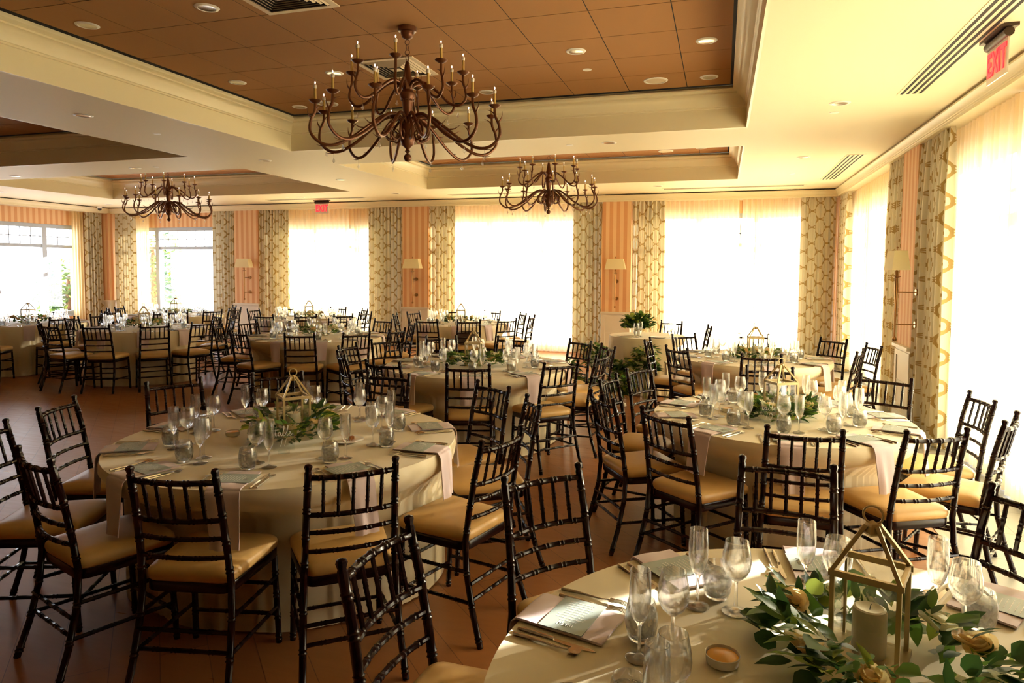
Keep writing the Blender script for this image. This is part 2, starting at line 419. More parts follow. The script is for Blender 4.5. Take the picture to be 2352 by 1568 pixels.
# ------------------------------------------------------------------ curtains
def curtain(name, m, axis, a, b, pos, z0, z1, folds, amp, label, group, cat, full=1.5, flare=0.0, taper=0, pinch=True):
    n = folds*10+1; nz = 14; ph = random.random()*6
    jit = [random.uniform(.6, 1.35) for _ in range(folds+2)]; jp = [random.uniform(-.8, .8) for _ in range(folds+2)]
    def fn(u, v):
        w = 1-v      # 0 at the top
        k = u*folds; ki = int(k); fr = k-ki
        A = amp*(jit[ki]*(1-fr)+jit[ki+1]*fr); jj = jp[ki]*(1-fr)+jp[ki+1]*fr
        s = sin(2*pi*k+ph+jj*(.3+w*.5))+.25*sin(4*pi*k+ph*2+w)
        A *= (.55+.45*min(1, w*4)) if pinch else 1
        if w < .05: A *= .8
        t = a+(b-a)*u + taper*w*(u-.5) + flare*max(0, w-.15)*.6
        t += .3*A*cos(4*pi*k+ph)
        z = z0+(z1-z0)*v
        q = pos+A*s
        return (t, q, z) if axis == 'y' else (q, t, z)
    L = (b-a)*full
    g = G().grid(n, nz, fn, lambda u, v: (u*L+.1, v*(z1-z0)))
    o = g.build(name, m, None, True, 180)
    return tag(o, label, cat, group)
def sheer(axis, a, b, pos, folds, label): return curtain('sheer_curtain', 'sheer', axis, a, b, pos, .015, 3.06, folds, .022, label, 'sheer curtains over the windows', 'curtain', pinch=False)
DR = 'trellis print drapes beside the windows'
def drape(axis, a, b, pos, label, folds=None, **kw): return curtain('drape', 'drape', axis, a, b, pos, .015, 3.04, folds or max(3, round((b-a)/.080)), .042, label, DR, 'curtain', 1.45, **kw)
dp = 13.47
drape('y', -14.55, -13.92, dp, 'cream trellis drape on the back wall at the far left corner')
drape('y', -11.62, -10.97, dp, 'cream trellis drape left of the leftmost wall sconce')
drape('y', -10.27, -9.48, dp, 'cream trellis drape right of the leftmost wall sconce')
drape('y', -7.44, -6.63, dp, 'cream trellis drape left of the middle back wall sconce')
drape('y', -5.99, -5.40, dp, 'cream trellis drape right of the middle back wall sconce')
drape('y', -2.86, -2.29, dp, 'cream trellis drape left of the sconce beside the flower stands')
drape('y', -1.70, -1.08, dp, 'cream trellis drape right of the sconce beside the flower stands')
drape('y', 1.34, 1.92, dp, 'cream trellis drape closing the back wall at the right corner')
drape('x', 12.55, 13.36, 1.995, 'narrow cream trellis drape on the right wall next to the back corner', flare=-.25)
drape('x', 8.86, 9.62, 1.995, 'cream trellis drape on the right wall just beyond the large sconce')
drape('x', 7.24, 8.17, 1.995, 'full length cream trellis drape on the right wall nearest the camera')
drape('x', 12.85, 13.33, -14.80, 'cream trellis drape on the left wall beside the corner')
sp = 13.57
sheer('y', -9.95, -7.97, sp, 17, 'left half of the sheer curtain under the back exit sign')
sheer('y', -8.01, -7.0, sp+.05, 12, 'right strip of the sheer curtain under the back exit sign')
sheer('y', -5.8, -2.5, sp, 36, 'wide sheer curtain behind the hanging middle chandelier')
sheer('y', -1.5, .28, sp, 20, 'left half of the bright sheer curtain nearest the right corner of the back wall')
sheer('y', .33, 1.7, sp, 15, 'right half of the bright sheer curtain nearest the right corner of the back wall')
sheer('x', 9.1, 13.0, 2.10, 42, 'sheer curtain on the right wall between the sconce and the corner')
sheer('x', 6.02, 7.8, 2.10, 19, 'sheer curtain on the right wall beside the nearest drape')
sheer('x', 4.18, 5.96, 2.08, 19, 'sheer curtain at the right edge under the exit sign')
sheer('x', 3.79, 4.09, 2.08, 4, 'narrow sheer strip right of the frame beside the nearest table')
sheer('x', 2.9, 3.68, 2.08, 8, 'sheer curtain beside the nearest table')
sheer('y', -14.0, -13.62, sp, 6, 'orange lit sheer panel pulled to the left of the corner window')
sheer('x', 12.55, 12.86, -14.86, 4, 'pulled back sheer panel on the left wall window')

# ------------------------------------------------------------------ chair prototype
def bamboo(pts, r, rings, n=8):
    """tube with raised knuckles at the given fractions"""
    pts = [Vector(p) for p in pts]; L = [0]
    for i in range(1, len(pts)): L.append(L[-1]+(pts[i]-pts[i-1]).length)
    T = L[-1]
    def at(s):
        s = max(0, min(T, s))
        for i in range(1, len(pts)):
            if s <= L[i]+1e-9: return pts[i-1].lerp(pts[i], (s-L[i-1])/(L[i]-L[i-1]))
        return pts[-1]
    st = [(0, r), (T, r)] + [(x, r) for x in L[1:-1]]
    for f in rings:
        c = f*T
        for d in (-.008, .008): st += [(c+d-.0045, r), (c+d, r*1.22), (c+d+.0045, r)]
    st = sorted((s, q) for s, q in st if -1e-6 <= s <= T+1e-6)
    o = [st[0]]
    for s, q in st[1:]:
        if s-o[-1][0] > .0012: o.append((s, q))
    return [at(s) for s, _ in o], [q for _, q in o]
def make_chair():
    t = empty('chiavari_chair')
    MH = 'mahogany'
    # seat cushion
    def outline(sc_, z, g=None):
        P = []; cr = .05
        for cx, cy, a0 in ((.205-cr, .225-cr, 0), (-(.205-cr), .225-cr, 90), (-(.182-cr), -.175+cr, 180), (.182-cr, -.175+cr, 270)):
            for k in range(5):
                a = rad(a0+22.5*k); P.append(((cx+cr*cos(a))*sc_, (cy+cr*sin(a)-.025)*sc_+.025, z))
        return P
    def slab(levels):
        g = G(); vs = []; 
        for s_, z in levels: vs += outline(s_, z)
        n = 20; fs = [(i*n+k, i*n+(k+1) % n, (i+1)*n+(k+1) % n, (i+1)*n+k) for i in range(len(levels)-1) for k in range(n)]
        fs += [tuple(range(n-1, -1, -1)), tuple((len(levels)-1)*n+k for k in range(n))]
        return g.add(vs, fs)
    slab([(.97, .445), (1.0, .453), (1.02, .468), (1.01, .483), (.96, .495), (.85, .503), (.6, .508), (.3, .51)]).build('seat_cushion', 'seat_tan', t, True, 70)
    slab([(.985, .405), (1.0, .41), (1.0, .442), (.985, .446)]).build('seat_frame', MH, t, True)
    for s in (-1, 1):
        p, r = bamboo([(s*.196, .215, 0), (s*.188, .195, .41)], .0135, [.06, .3, .55, .8]); G().tube(p, r).build('front_leg', MH, t)
        pts = [(s*.205, -.275, 0), (s*.196, -.225, .15), (s*.188, -.185, .32), (s*.183, -.175, .45), (s*.178, -.19, .58), (s*.173, -.22, .76), (s*.170, -.252, .895)]
        p, r = bamboo(pts, .0145, [.04, .2, .36, .57, .7, .82, .93])
        g = G().tube(p, r); g.tube([(s*.170, -.252, .895), (s*.170, -.253, .903), (s*.1695, -.2545, .918), (s*.1695, -.2555, .927), (s*.1695, -.256, .931)], [.0145, .0115, .0165, .0135, .004])
        g.build('back_post', MH, t)
    def bow(z, y, hw, depth, n=9): return [(-hw+2*hw*i/(n-1), y-depth*(1-(2*i/(n-1)-1)**2), z) for i in range(n)]
    for nm, z, y, hw, d, r in (('crest_rail', .873, -.247, .160, .028, .0115), ('back_rail', .715, -.213, .163, .028, .0105), ('back_rail', .640, -.20, .165, .026, .0095), ('back_rail', .560, -.189, .168, .024, .0095)):
        p, rr = bamboo(bow(z, y, hw, d), r, [.12, .31, .5, .69, .88]); G().tube(p, rr).build(nm, MH, t)
    for k in range(5):
        x = (-2+k)*.057; q = 1-(x/.163)**2
        p, rr = bamboo([(x*.99, -.213-.028*q, .717), (x, -.247-.028*q, .872)], .0075, [.32, .62], 6); G().tube(p, rr, 6).build('spindle', MH, t)
    for z in (.31, .17):
        for s in (-1, 1):
            p, r = bamboo([(s*.193, .20, z), (s*.192, -.195 if z > .2 else -.22, z+.012)], .0085, [.2, .4, .6, .8], 6); G().tube(p, r, 6).build('side_stretcher', MH, t)
        p, r = bamboo([(-.19, .207, z-.035), (.19, .207, z-.035)], .0085, [.2, .4, .6, .8], 6); G().tube(p, r, 6).build('front_stretcher', MH, t)
    for z in (.27, .19):
        p, r = bamboo([(-.19, -.21, z), (.19, -.21, z)], .0085, [.2, .4, .6, .8], 6); G().tube(p, r, 6).build('rear_stretcher', MH, t)
    return t
chair = make_chair()

# ------------------------------------------------------------------ tables
TZ = .765
#      x      y      R    n  offset  phrase
TB = {
 'A': (-2.22, 3.14, .885, 10, 0, 'table 11'),
 'B': (.36, 4.57, .765, 10, -18, 'table 10'),
 'C': (.35, 1.53, .845, 10, 22, 'the nearest table'),
 'D': (-2.235, 6.155, .88, 10, -2, 'the central table'),
 'E': (-5.25, 8.05, .885, 10, -18, 'the left-of-centre table'),
 'F': (.33, 7.61, .767, 8, 10, 'the right rear table'),
 'G': (-1.0, 9.75, .52, 2, 90, 'the flower-fronted table'),
 'H': (-4.3, 10.93, .84, 10, 0, 'the rear centre table'),
 'I': (-7.3, 10.9, .86, 10, 0, 'the rear exit-sign table'),
 'J': (-8.41, 8.28, .86, 10, -10, 'the left dance-floor table'),
 'K': (-10.9, 8.35, .86, 10, 0, 'the left frame-edge table'),
 'L': (-10.25, 10.85, .86, 10, 0, 'the bare-window table'),
}
HW = {1: 'one', 2: 'two', 3: 'three', 4: 'four', 5: 'five', 6: 'six', 7: 'seven', 8: 'eight', 9: 'nine', 10: 'ten', 11: 'eleven', 12: 'twelve'}
def hours(tk, pts):
    """clock place of each point round its table, six o'clock facing the camera; never the same twice"""
    x, y = TB[tk][:2]; base = atan2(-y, -x)       # towards the camera
    hs = [((-(atan2(q-y, p-x)-base))/(2*pi)*12+6) % 12 for p, q in pts]     # clockwise on screen
    out = {}
    for i in sorted(range(len(pts)), key=lambda i: abs(hs[i]-round(hs[i]))):
        h = round(hs[i]) % 12; k = 0
        order = [0] + [s for d in range(1, 7) for s in ((d, -d) if hs[i] > round(hs[i]) else (-d, d))]
        for s in order:
            if (h+s) % 12 not in out.values(): out[i] = (h+s) % 12; break
    return [out[i] or 12 for i in range(len(pts))]

CH = '''A 292 1075 500 1082
A 703.5 1072.5 913 1051
A 1106.7 1014.4 1199.5 980.7
A 1208.7 905 1239 931
A 1100 875 1169 890
A 579 858 694.5 853.7
A 338.7 879 458 867.5
A 88 937 170 910.6
A 35.8 1025 112 1056
A -72 1000 7 970
A 843 853 944 859.5
D 842 826.4 916.8 832.3
D 773.2 804.6 790.5 814.4
D 782 794.8 820 787.3
D 1026.5 836 1124.8 836.7
D 1252.7 833.7 1325.4 828
D 1312 777.8 1357 783.4
D 1380.6 790 1408.7 797.7
D 1373.5 815 1400 806
D 853.7 780.3 911.2 776
D 980 772 1047 770.7
D 1143 772 1209 775
B 1362.6 894 1411.6 915
B 1376 874 1410 860.4
B 1439.8 847 1491.8 837
B 1490 934.8 1600 961
B 1742.6 977.4 1919 989
B 2090.7 990.6 2231.6 984
B 2299.6 969 2329.5 946
B 2230 899.5 2279.7 919
B 1984.6 859.7 2090.7 871
B 1716.7 839.5 1820.7 844.7
C 1702 1048.7 1919.3 1072
C 1155 1098.5 1331 1066
C 782 1292.5 940 1189.6
C 2298 1118 2480 1180
F 1705.7 811 1795 814
F 1540 796 1604.5 802
F 1484.7 780.8 1488.8 775.2
F 1546.5 768.4 1594 765.5
G 1610 745.7 1626.5 749
G 1502.5 739 1549.5 742
F 1697.6 765.5 1765 768.4
F 1890 774 1941 780
F 1935 808 1988.6 805
F 1999 789 2021 796
E 665.6 765.5 731.6 764
E 542.3 760.4 592 761
E 548 739 590.5 735.6
I 589.3 721.5 625.2 723
E 488 749 509.8 743.3
E 785.4 764 842.9 762
I 686.8 723 732 721.5
E 847.6 732 888.7 732
E 890.6 757 924.3 753.6
E 662 730 700 731
E 770 732 812 734
E 942.5 739.6 951.9 742.4
H 899 720.4 926 718.5
H 947.3 717 984 716
H 957.6 732.5 1003 733.3
H 1055 734 1105.8 734
H 1143 732.5 1183.5 731.8
H 1190.8 717.9 1213.6 719.3
H 1215 728 1229.7 721.5
H 1096 715 1135 715
H 1021 716 1054 714
I 798.5 719 829.8 718
I 826.5 707.8 844.8 709.6
I 889 729 893 722
I 568.4 709.6 601 707.5
I 655 708 690 708
I 741 706 780 707
J 311 744.3 373.2 743.5
J 183.4 745.7 243.5 746.5
J 443.6 740.6 481.8 737
J 95.6 742.7 115.7 745.4
J 99 735.5 110.4 734.6
J 168 729.3 212 729
J 531 722 540 735
J 455.6 723.3 493 724
J 360.3 714.7 405 716
J 226 721.3 235.4 719.5
K 119.3 728.8 166.2 726.2
K 77 715.7 122.5 714.2
K -50 741 -2 738
K 195.2 715 218 716
L 295.4 704.3 329.9 703.8
L 464.6 702.6 494.4 702.6
L 424 714 459.6 713.5
L 244.3 709.2 253 707.4
L 251.5 712 268.4 713.7
L 510 709.3 529 708
L 541.4 712.4 556.8 718.8'''
seats = {k: [] for k in TB}
for l in CH.split('\n'):
    k, a, b, c, d = l.split(); p = onz(float(a), float(b), .92); q = onz(float(c), float(d), .92)
    x, y, R = TB[k][:3]; m = (p+q)/2; D = Vector((x, y, 0))-m; D.z = 0
    dist = D.length
    w = q-p; w.z = 0; n = Vector((-w.y, w.x, 0)).normalized()
    if n.dot(D) < 0: n = -n
    if m.y > 7.6 or n.dot(D.normalized()) < .6: n = D.normalized()
    lo, hi = (R+.21, R+.55)
    if dist < lo or dist > hi:
        u = D.normalized(); t = max(lo, min(hi, dist)); m2 = Vector((x, y, 0))-u*t; m = Vector((m2.x, m2.y, m.z))
    rz = atan2(n.y, n.x)-pi/2
    # m is the finial point; chair origin sits .255 in front of it
    seats[k].append((m.x+n.x*.255, m.y+n.y*.255, rz))
# spread neighbours that came out too close (only for the small far ones)
for k, L in seats.items():
    if k in 'ABCD': continue
    x, y, R = TB[k][:3]
    P = [[atan2(b-y, a-x), hypot(a-x, b-y), rz] for a, b, rz in L]
    for it in range(60):
        P.sort(key=lambda p: p[0])
        for i in range(len(P)):
            j = (i+1) % len(P); d = (P[j][0]-P[i][0]) % (2*pi); need = .43/min(P[i][1], P[j][1])
            if len(P) > 1 and d < need:
                s = (need-d)*.5; P[i][0] -= s; P[j][0] += s
    seats[k] = [(x+r*cos(a), y+r*sin(a), a+pi/2 if y > 7.6 else rz) for a, r, rz in P]
# nudge chairs whose footprints touch
FL = [[k, i] + list(s_) for k in seats for i, s_ in enumerate(seats[k])]
def foot(c):
    a, b, rz = c[2:5]; k = .935 if c[0] in 'ABCD' else 1
    return [Vector((a+x*k*cos(rz)-y*k*sin(rz), b+x*k*sin(rz)+y*k*cos(rz))) for x, y in ((-.222, -.292), (.222, -.292), (.215, .238), (-.215, .238))]
def hit(p, q):
    best = None
    for P_ in (p, q):
        for i in range(2):
            e = P_[i+1]-P_[i]; ax = Vector((-e.y, e.x)).normalized()
            a = [v.dot(ax) for v in p]; b = [v.dot(ax) for v in q]; o = min(max(a), max(b))-max(min(a), min(b))
            if o <= 0: return None
            if best is None or o < best[0]: best = (o, ax if sum(a) < sum(b) else -ax)
    return best
for it in range(160):
    mv = False
    for i in range(len(FL)):
        for j in range(i+1, len(FL)):
            if abs(FL[i][2]-FL[j][2])+abs(FL[i][3]-FL[j][3]) > .9: continue
            h_ = hit(foot(FL[i]), foot(FL[j]))
            if h_:
                o, ax = h_; mv = True; o = o*.5+.001
                FL[i][2] -= ax.x*o; FL[i][3] -= ax.y*o; FL[j][2] += ax.x*o; FL[j][3] += ax.y*o
    for c in FL:
        if c[0] in 'ABC': continue
        x, y, R = TB[c[0]][:3]; d = hypot(c[2]-x, c[3]-y); q = max(R-.03 if c[0] != 'G' else R+.08, min(R+.4, d))
        if abs(q-d) > 1e-4: c[2] = x+(c[2]-x)*q/d; c[3] = y+(c[3]-y)*q/d; mv = True
    if not mv: break
seats = {k: [] for k in TB}
for c in FL: seats[c[0]].append(tuple(c[2:5]))
allseats = [(k, s) for k in seats for s in seats[k]]
nchair = 0
for k, L in seats.items():
    hs = hours(k, [(a, b) for a, b, _ in L])
    for (a, b, rz), h in zip(L, hs):
        lab = "dark chiavari chair with tan seat at %s o'clock of %s" % (HW[h], TB[k][5])
        inst(chair, (a, b, 0), rz, label=lab, cat='chair', group='chiavari chairs around the banquet tables'); nchair += 1

def tablecloth(k):
    x, y, R, n, off, ph = TB[k]
    N = 288; rows = [(0, 0), (.5, 0), (.9, 0), (.985, 0)]
    near = [(a-x, b-y, rz) for kk, (a, b, rz) in allseats if hypot(a-x, b-y) < R+.75]
    f1 = random.randint(13, 17); p1, p2, p3 = [random.random()*6 for _ in range(3)]
    def fold(t): return .5*sin(f1*t+p1)+.35*sin((f1*2-3)*t+p2)+.25*sin(5*t+p3)
    zs = [0, .006, .02, .05, .10, .16, .23, .30, .38, .46, .54, .62, .69, .74, .757]
    vs = []; fs = []
    vs.append((0, 0, TZ))
    for f, _ in rows[1:]:
        for i in range(N): t = 2*pi*i/N; vs.append((R*f*cos(t), R*f*sin(t), TZ))
    lim = []
    for i in range(N):
        t = 2*pi*i/N; rm = R+.12
        for a, b, rz in near:
            if cos(t)*a+sin(t)*b < 0: continue
            q = R+.12
            while q > .28:
                px, py = q*cos(t), q*sin(t); lx = (px-a)*cos(rz)+(py-b)*sin(rz); ly = -(px-a)*sin(rz)+(py-b)*cos(rz)
                if abs(lx) < .25 and -.32 < ly < .262: rm = min(rm, q-.012)
                q -= .012
        lim.append(rm)
    hard = lim[:]; sp_ = N//22
    for _ in range(2):
        lim = [min(hard[i], sum(lim[(i+d) % N] for d in range(-sp_, sp_+1))/(2*sp_+1)) for i in range(N)]
    for zi, dz in enumerate(zs):
        for i in range(N):
            t = 2*pi*i/N; w = dz/.76; z = TZ-dz
            r = R + (.004 if dz < .01 else .008) + w*.045 + fold(t)*(.004+.042*w)*min(1, dz*8)
            if w > .96: r += .03+.012*sin(40*t)
            if dz > .06 and lim[i] < r:
                e = min(1, (dz-.06)/.16); e = e*e*(3-2*e) if dz < .22 else 1; r = r+(min(r, lim[i])-r)*e
            vs.append((r*cos(t), r*sin(t), max(z, .004+.006*abs(sin(9*t)))))
    for i in range(N): fs.append((0, 1+i, 1+(i+1) % N))
    m = len(rows)-1+len(zs)
    for j in range(m-1):
        for i in range(N): i2 = (i+1) % N; a = 1+j*N; fs.append((a+i, a+N+i, a+N+i2, a+i2))
    o = G().add(vs, fs).build('tablecloth', 'cloth', None, True, 60); o.location = (x, y, 0)
    sm = o.modifiers.new('smooth', 'SMOOTH') if False else None
    return tag(o, 'floor-length champagne tablecloth draped over %s' % ph, 'tablecloth', 'champagne tablecloths on the round tables')
for k in TB: tablecloth(k)

# ------------------------------------------------------------------ table ware prototypes
def simple(name, g, m, smooth=True, ang=40): return g.build(name, m, None, smooth, ang)
wine = simple('wine_glass', G().lathe([(.0005, .004), (.02, .004), (.034, .001), (.036, .002), (.034, .004), (.015, .008), (.006, .014), (.0042, .03), (.004, .075), (.0055, .085), (.014, .091), (.027, .103), (.036, .122), (.038, .140), (.036, .162), (.031, .188), (.030, .195), (.0285, .1955), (.0297, .188), (.0347, .162), (.0367, .140), (.0347, .123), (.026, .105), (.012, .095), (.0005, .093)], 28), 'stemware')
flute = simple('champagne_flute', G().lathe([(.0005, .004), (.02, .004), (.031, .001), (.033, .002), (.03, .004), (.012, .008), (.005, .014), (.004, .03), (.004, .075), (.006, .084), (.015, .096), (.022, .115), (.0255, .14), (.026, .17), (.0245, .2), (.024, .215), (.0225, .2155), (.0233, .2), (.0248, .17), (.0243, .14), (.0208, .116), (.0135, .099), (.0005, .093)], 24), 'stemware')
tumbler = empty('water_glass')
G().lathe([(.0005, .006), (.024, .005), (.027, .001), (.030, .003), (.037, .02), (.041, .045), (.040, .065), (.035, .09), (.0325, .100), (.031, .1005), (.0335, .09), (.0385, .065), (.0395, .045), (.0352, .02), (.028, .011), (.0005, .010)], 28).build('tumbler', 'stemware', tumbler)
G().lathe([(.0005, .0115), (.026, .0125), (.0335, .0205), (.0378, .045), (.0368, .066), (.0348, .076), (.0005, .078)], 16).build('iced_water', 'ice_water', tumbler)
def knife_g():
    g = G(); g.box(-.006, .006, -.10, -.005, 0, .005); g.tube([(0, -.105, .003), (0, -.06, .004), (0, -.005, .003)], [.004, .0058, .004], 6)
    P = [(-.004, -.005), (.005, -.005), (.009, .03), (.009, .08), (.002, .108), (-.004, .09)]
    n = len(P); g.add([(a, b, 0) for a, b in P]+[(a, b, .0018) for a, b in P], [tuple(range(n-1, -1, -1)), tuple(range(n, 2*n))]+[(i, (i+1) % n, n+(i+1) % n, n+i) for i in range(n)])
    g.v = g.v[8:]; g.f = [tuple(i-8 for i in f) for f in g.f[6:]]
    return g
def fork_g():
    g = G(); g.tube([(0, -.10, .003), (0, -.06, .004), (0, .02, .003), (0, .045, .006)], [.005, .0045, .002, .003], 6)
    g.box(-.010, .010, .045, .058, .005, .008)
    for x in (-.0085, -.003, .003, .0085): g.tube([(x, .056, .0065), (x, .08, .008), (x, .10, .004)], [.0016, .0016, .0008], 4)
    return g
def spoon_g():
    g = G(); g.tube([(0, -.10, .003), (0, -.06, .004), (0, .03, .003), (0, .05, .005)], [.005, .0045, .002, .003], 6)
    return g.lathe([(.0005, .001), (.009, .002), (.014, .005), (.016, .008), (.0005, .0075)], 12, (0, .068, 0))
knife = simple('table_knife', knife_g(), 'silver'); fork = simple('table_fork', fork_g(), 'silver'); spoon = simple('table_spoon', spoon_g(), 'silver')
def napkin_g(seed, L):
    rr = random.Random(seed); a, b, c_ = rr.uniform(-.02, .02), rr.uniform(0, 6), rr.uniform(.8, 1.15)
    path = [(.235, .004), (.17, .005), (.08, .005), (.02, .006), (-.006, .005), (-.022, -.004), (-.029, -.025), (-.033, -.08), (-.040, -.16), (-.046, -L)]
    def fn(u, v):
        i = v*(len(path)-1); k = min(int(i), len(path)-2); f = i-k
        y = path[k][0]*(1-f)+path[k+1][0]*f; z = path[k][1]*(1-f)+path[k+1][1]*f
        hang = max(0, min(1, -z/.2)); hw = .075*c_*(1-.12*hang)
        x = (u*2-1)*hw + a*hang
        return (x, y-.006*sin(u*9+b)*hang-(.006 if .2 < u < .8 else 0)*hang, z+(.0015*sin(u*7+b) if hang == 0 else 0)+.001)
    g = G().grid(9, 26, fn); n = len(g.v)
    f0 = list(g.f); g.v += [(x, y+(.0 if z > 0 else .004), z+(.006 if z > 0 else 0)) for x, y, z in g.v]; g.f = [tuple(reversed(f)) for f in f0]+[tuple(i+n for i in f) for f in f0]
    def edge(i, j): g.f.append((i, j, j+n, i+n))
    for v in range(25): edge(v*9, (v+1)*9); edge((v+1)*9+8, v*9+8)
    for u in range(8): edge(u+1, u); edge(25*9+u, 25*9+u+1)
    return g
napkins = [simple('napkin', napkin_g(i, L), 'napkin', True, 70) for i, L in enumerate((.235, .215, .24, .225))]
def stroke_text(g, txt, s, org, ax, ay, r, z):
    """thin pen strokes; ax, ay are unit axes of the writing"""
    S = {'M': [[(0, 0), (.1, 1.3), (.4, .4), (.7, 1.3), (.8, 0)]], 'e': [[(0, .35), (.4, .5), (.35, .8), (.05, .6), (.1, .05), (.5, .1)]], 'n': [[(0, .8), (.05, 0)], [(.05, .5), (.3, .8), (.4, 0)]], 'u': [[(0, .8), (.1, .05), (.35, .2), (.4, .8), (.45, 0)]]}
    x = 0
    for ch in txt:
        for st in S[ch]:
            g.tube([(org[0]+(ax[0]*(x+a)+ay[0]*b)*s, org[1]+(ax[1]*(x+a)+ay[1]*b)*s, z) for a, b in st], r, 4)
        x += .95 if ch == 'M' else .6
    return g
def make_card():
    t = empty('menu_card'); G().box(-.085, .085, -.06, .06, 0, .0012).build('card_sheet', 'card', t, False)
    g = stroke_text(G(), 'Menu', .016, (.062, -.02), (0, 1), (-1, 0), .0006, .0018)
    rr = random.Random(3)
    for i in range(9):
        x = .035-i*.0125; hw = rr.uniform(.018, .042); y = -hw
        while y < hw:
            w = rr.uniform(.004, .010); g.box(x-.0012, x+.0012, y, min(y+w, hw), .0013, .0016); y += w+.002
    g.build('card_print', 'card_print', t, False); return t
card = make_card()
def ware(k, frm, to, ang, dx, dy, dz=0, jit=.008): pass
rw = random.Random(11)
SETP = {}
for k, (x, y, R, n, off, ph) in TB.items():
    if k == 'G': continue
    angs = [rad(off+360/n*i) for i in range(n)]
    hs = hours(k, [(x+cos(t), y+sin(t)) for t in angs])
    for t, h in zip(angs, hs):
        pl = "at the %s o'clock place of %s" % (HW[h], ph)
        e = Vector((x+R*cos(t), y+R*sin(t), 0)); rz = t+pi/2      # local +y points to the centre
        tw = rw.uniform(-.08, .08)
        def P(dx, dy, z=TZ+.0012):
            dx += rw.uniform(-.004, .004); dy += rw.uniform(-.005, .005)
            return (e.x+dx*cos(rz)-dy*sin(rz), e.y+dx*sin(rz)+dy*cos(rz), z)
        o = inst(napkins[rw.randrange(4)], (e.x, e.y, TZ), rz, label='blush napkin '+pl, cat='napkin', group='blush napkins')
        inst(card, P(0, .12, TZ+.0135), rz+tw, label='sage menu card '+pl, cat='menu card', group='sage menu cards')
        inst(fork, P(-.106, .13), rz+tw, label='inner dinner fork '+pl, cat='fork', group='dinner forks')
        inst(fork, P(-.14, .12), rz+tw, label='outer fork '+pl, cat='fork', group='outer forks')
        inst(knife, P(.108, .13), rz+tw, label='table knife '+pl, cat='knife', group='table knives')
        inst(spoon, P(.134, .12), rz+tw, label='table spoon '+pl, cat='spoon', group='table spoons')
        inst(tumbler, P(-.01, .30), rw.random()*6, label='stemless glass of iced water '+pl, cat='glass', group='iced water glasses')
        inst(wine, P(.0, .385), 0, label='empty wine glass '+pl, cat='glass', group='wine glasses')
        inst(flute, P(.075, .325), 0, label='empty champagne flute '+pl, cat='glass', group='champagne flutes')

# ------------------------------------------------------------------ centrepieces
def leaf(g, p, d, upv, L, W, kind):
    d = d.normalized(); s = d.cross(upv).normalized(); n = s.cross(d)
    if kind == 'round':
        pr = [(0, 0), (.2, .42), (.5, .5), (.8, .4), (1, 0)]
    else: pr = [(0, 0), (.25, .42), (.5, .5), (.75, .3), (1, 0)]
    vs = []
    for t, w in pr:
        c = p+d*L*t - n*L*.18*t*t
        if w == 0: vs.append(c)
        else: vs += [c-s*W*w+n*W*.12, c, c+s*W*w+n*W*.12]
    # order: 0 | 1 2 3 | 4 5 6 | 7 8 9 | 10
    g.add(vs, [(0, 2, 1), (0, 3, 2), (1, 2, 5, 4), (2, 3, 6, 5), (4, 5, 8, 7), (5, 6, 9, 8), (7, 8, 10), (8, 9, 10)])
def foliage(parts, rr, centre_fn, n, L0, L1, round_share=.35):
    gs = {'leaf_dark': G(), 'leaf_mid': G(), 'leaf_light': G()}
    for _ in range(n):
        p, d = centre_fn(rr); m = rr.choices(['leaf_dark', 'leaf_mid', 'leaf_light'], [.45, .4, .15])[0]
        L = rr.uniform(L0, L1); k = 'round' if rr.random() < round_share else 'long'
        u = Vector((rr.uniform(-.5, .5), rr.uniform(-.5, .5), 1))
        leaf(gs[m], p, d, u, L*(.8 if k == 'round' else 1.2), L*(.75 if k == 'round' else .42), k)
    names = {'leaf_dark': 'dark_leaves', 'leaf_mid': 'green_leaves', 'leaf_light': 'pale_leaves'}
    for m, g in gs.items():
        if g.v: g.build(names[m], m, parts, True, 80)
def rose_g(r):
    g = G(); g.sphere((0, 0, 0), r*.55, 10)
    for ring, (n, R, hh, op) in enumerate(((3, .5, .8, .25), (4, .72, .75, .5), (5, .95, .55, .8))):
        for i in range(n):
            a = 2*pi*i/n+ring*.5
            def fn(u, v):
                t = a+(u-.5)*2*pi/n*1.35; q = r*R*(.55+.45*v)+r*op*.35*v*v; z = -r*.35+v*r*hh*1.2-(abs(u-.5)*2)**2*r*.25*v
                return (q*cos(t), q*sin(t), z)
            g.grid(6, 5, fn)
    return g
roseM = {c: rose_g(.034).mesh('rose', c, True, 80) for c in ('petal', 'petal_peach')}
def rose(parent, p, c, s=1, name='rose'):
    o = bpy.data.objects.new(name, roseM[c]); C.objects.link(o); o.parent = parent; o.location = p; o.scale = (s,)*3
    o.rotation_euler = (random.uniform(-.5, .5), random.uniform(-.5, .5), random.random()*6)
def garland(seed, label, loc, rz, big=1.0, n=230):
    rr = random.Random(seed); t = empty('floral_garland', loc, rz, label=label, cat='floral centrepiece', group='floral garlands round the lanterns')
    def cf(rr):
        a = rr.uniform(0, 2*pi); r = rr.uniform(.128, .215)*big; el = 1.35 if abs(cos(a)) > .6 else 1
        p = Vector((r*cos(a)*el, r*sin(a), rr.uniform(.012, .115)*big))
        d = Vector((cos(a)+rr.uniform(-.9, .9), sin(a)+rr.uniform(-.9, .9), rr.uniform(.0, .9)))
        return p, d
    foliage(t, rr, cf, n, .04, .078)
    for i in range(11):
        a = 2*pi*i/11+rr.uniform(-.3, .3); r = .178*big
        rose(t, (r*cos(a)*1.2, r*sin(a), .075*big+rr.uniform(0, .03)), 'petal' if rr.random() < .6 else 'petal_peach', rr.uniform(.75, 1.15))
    return t
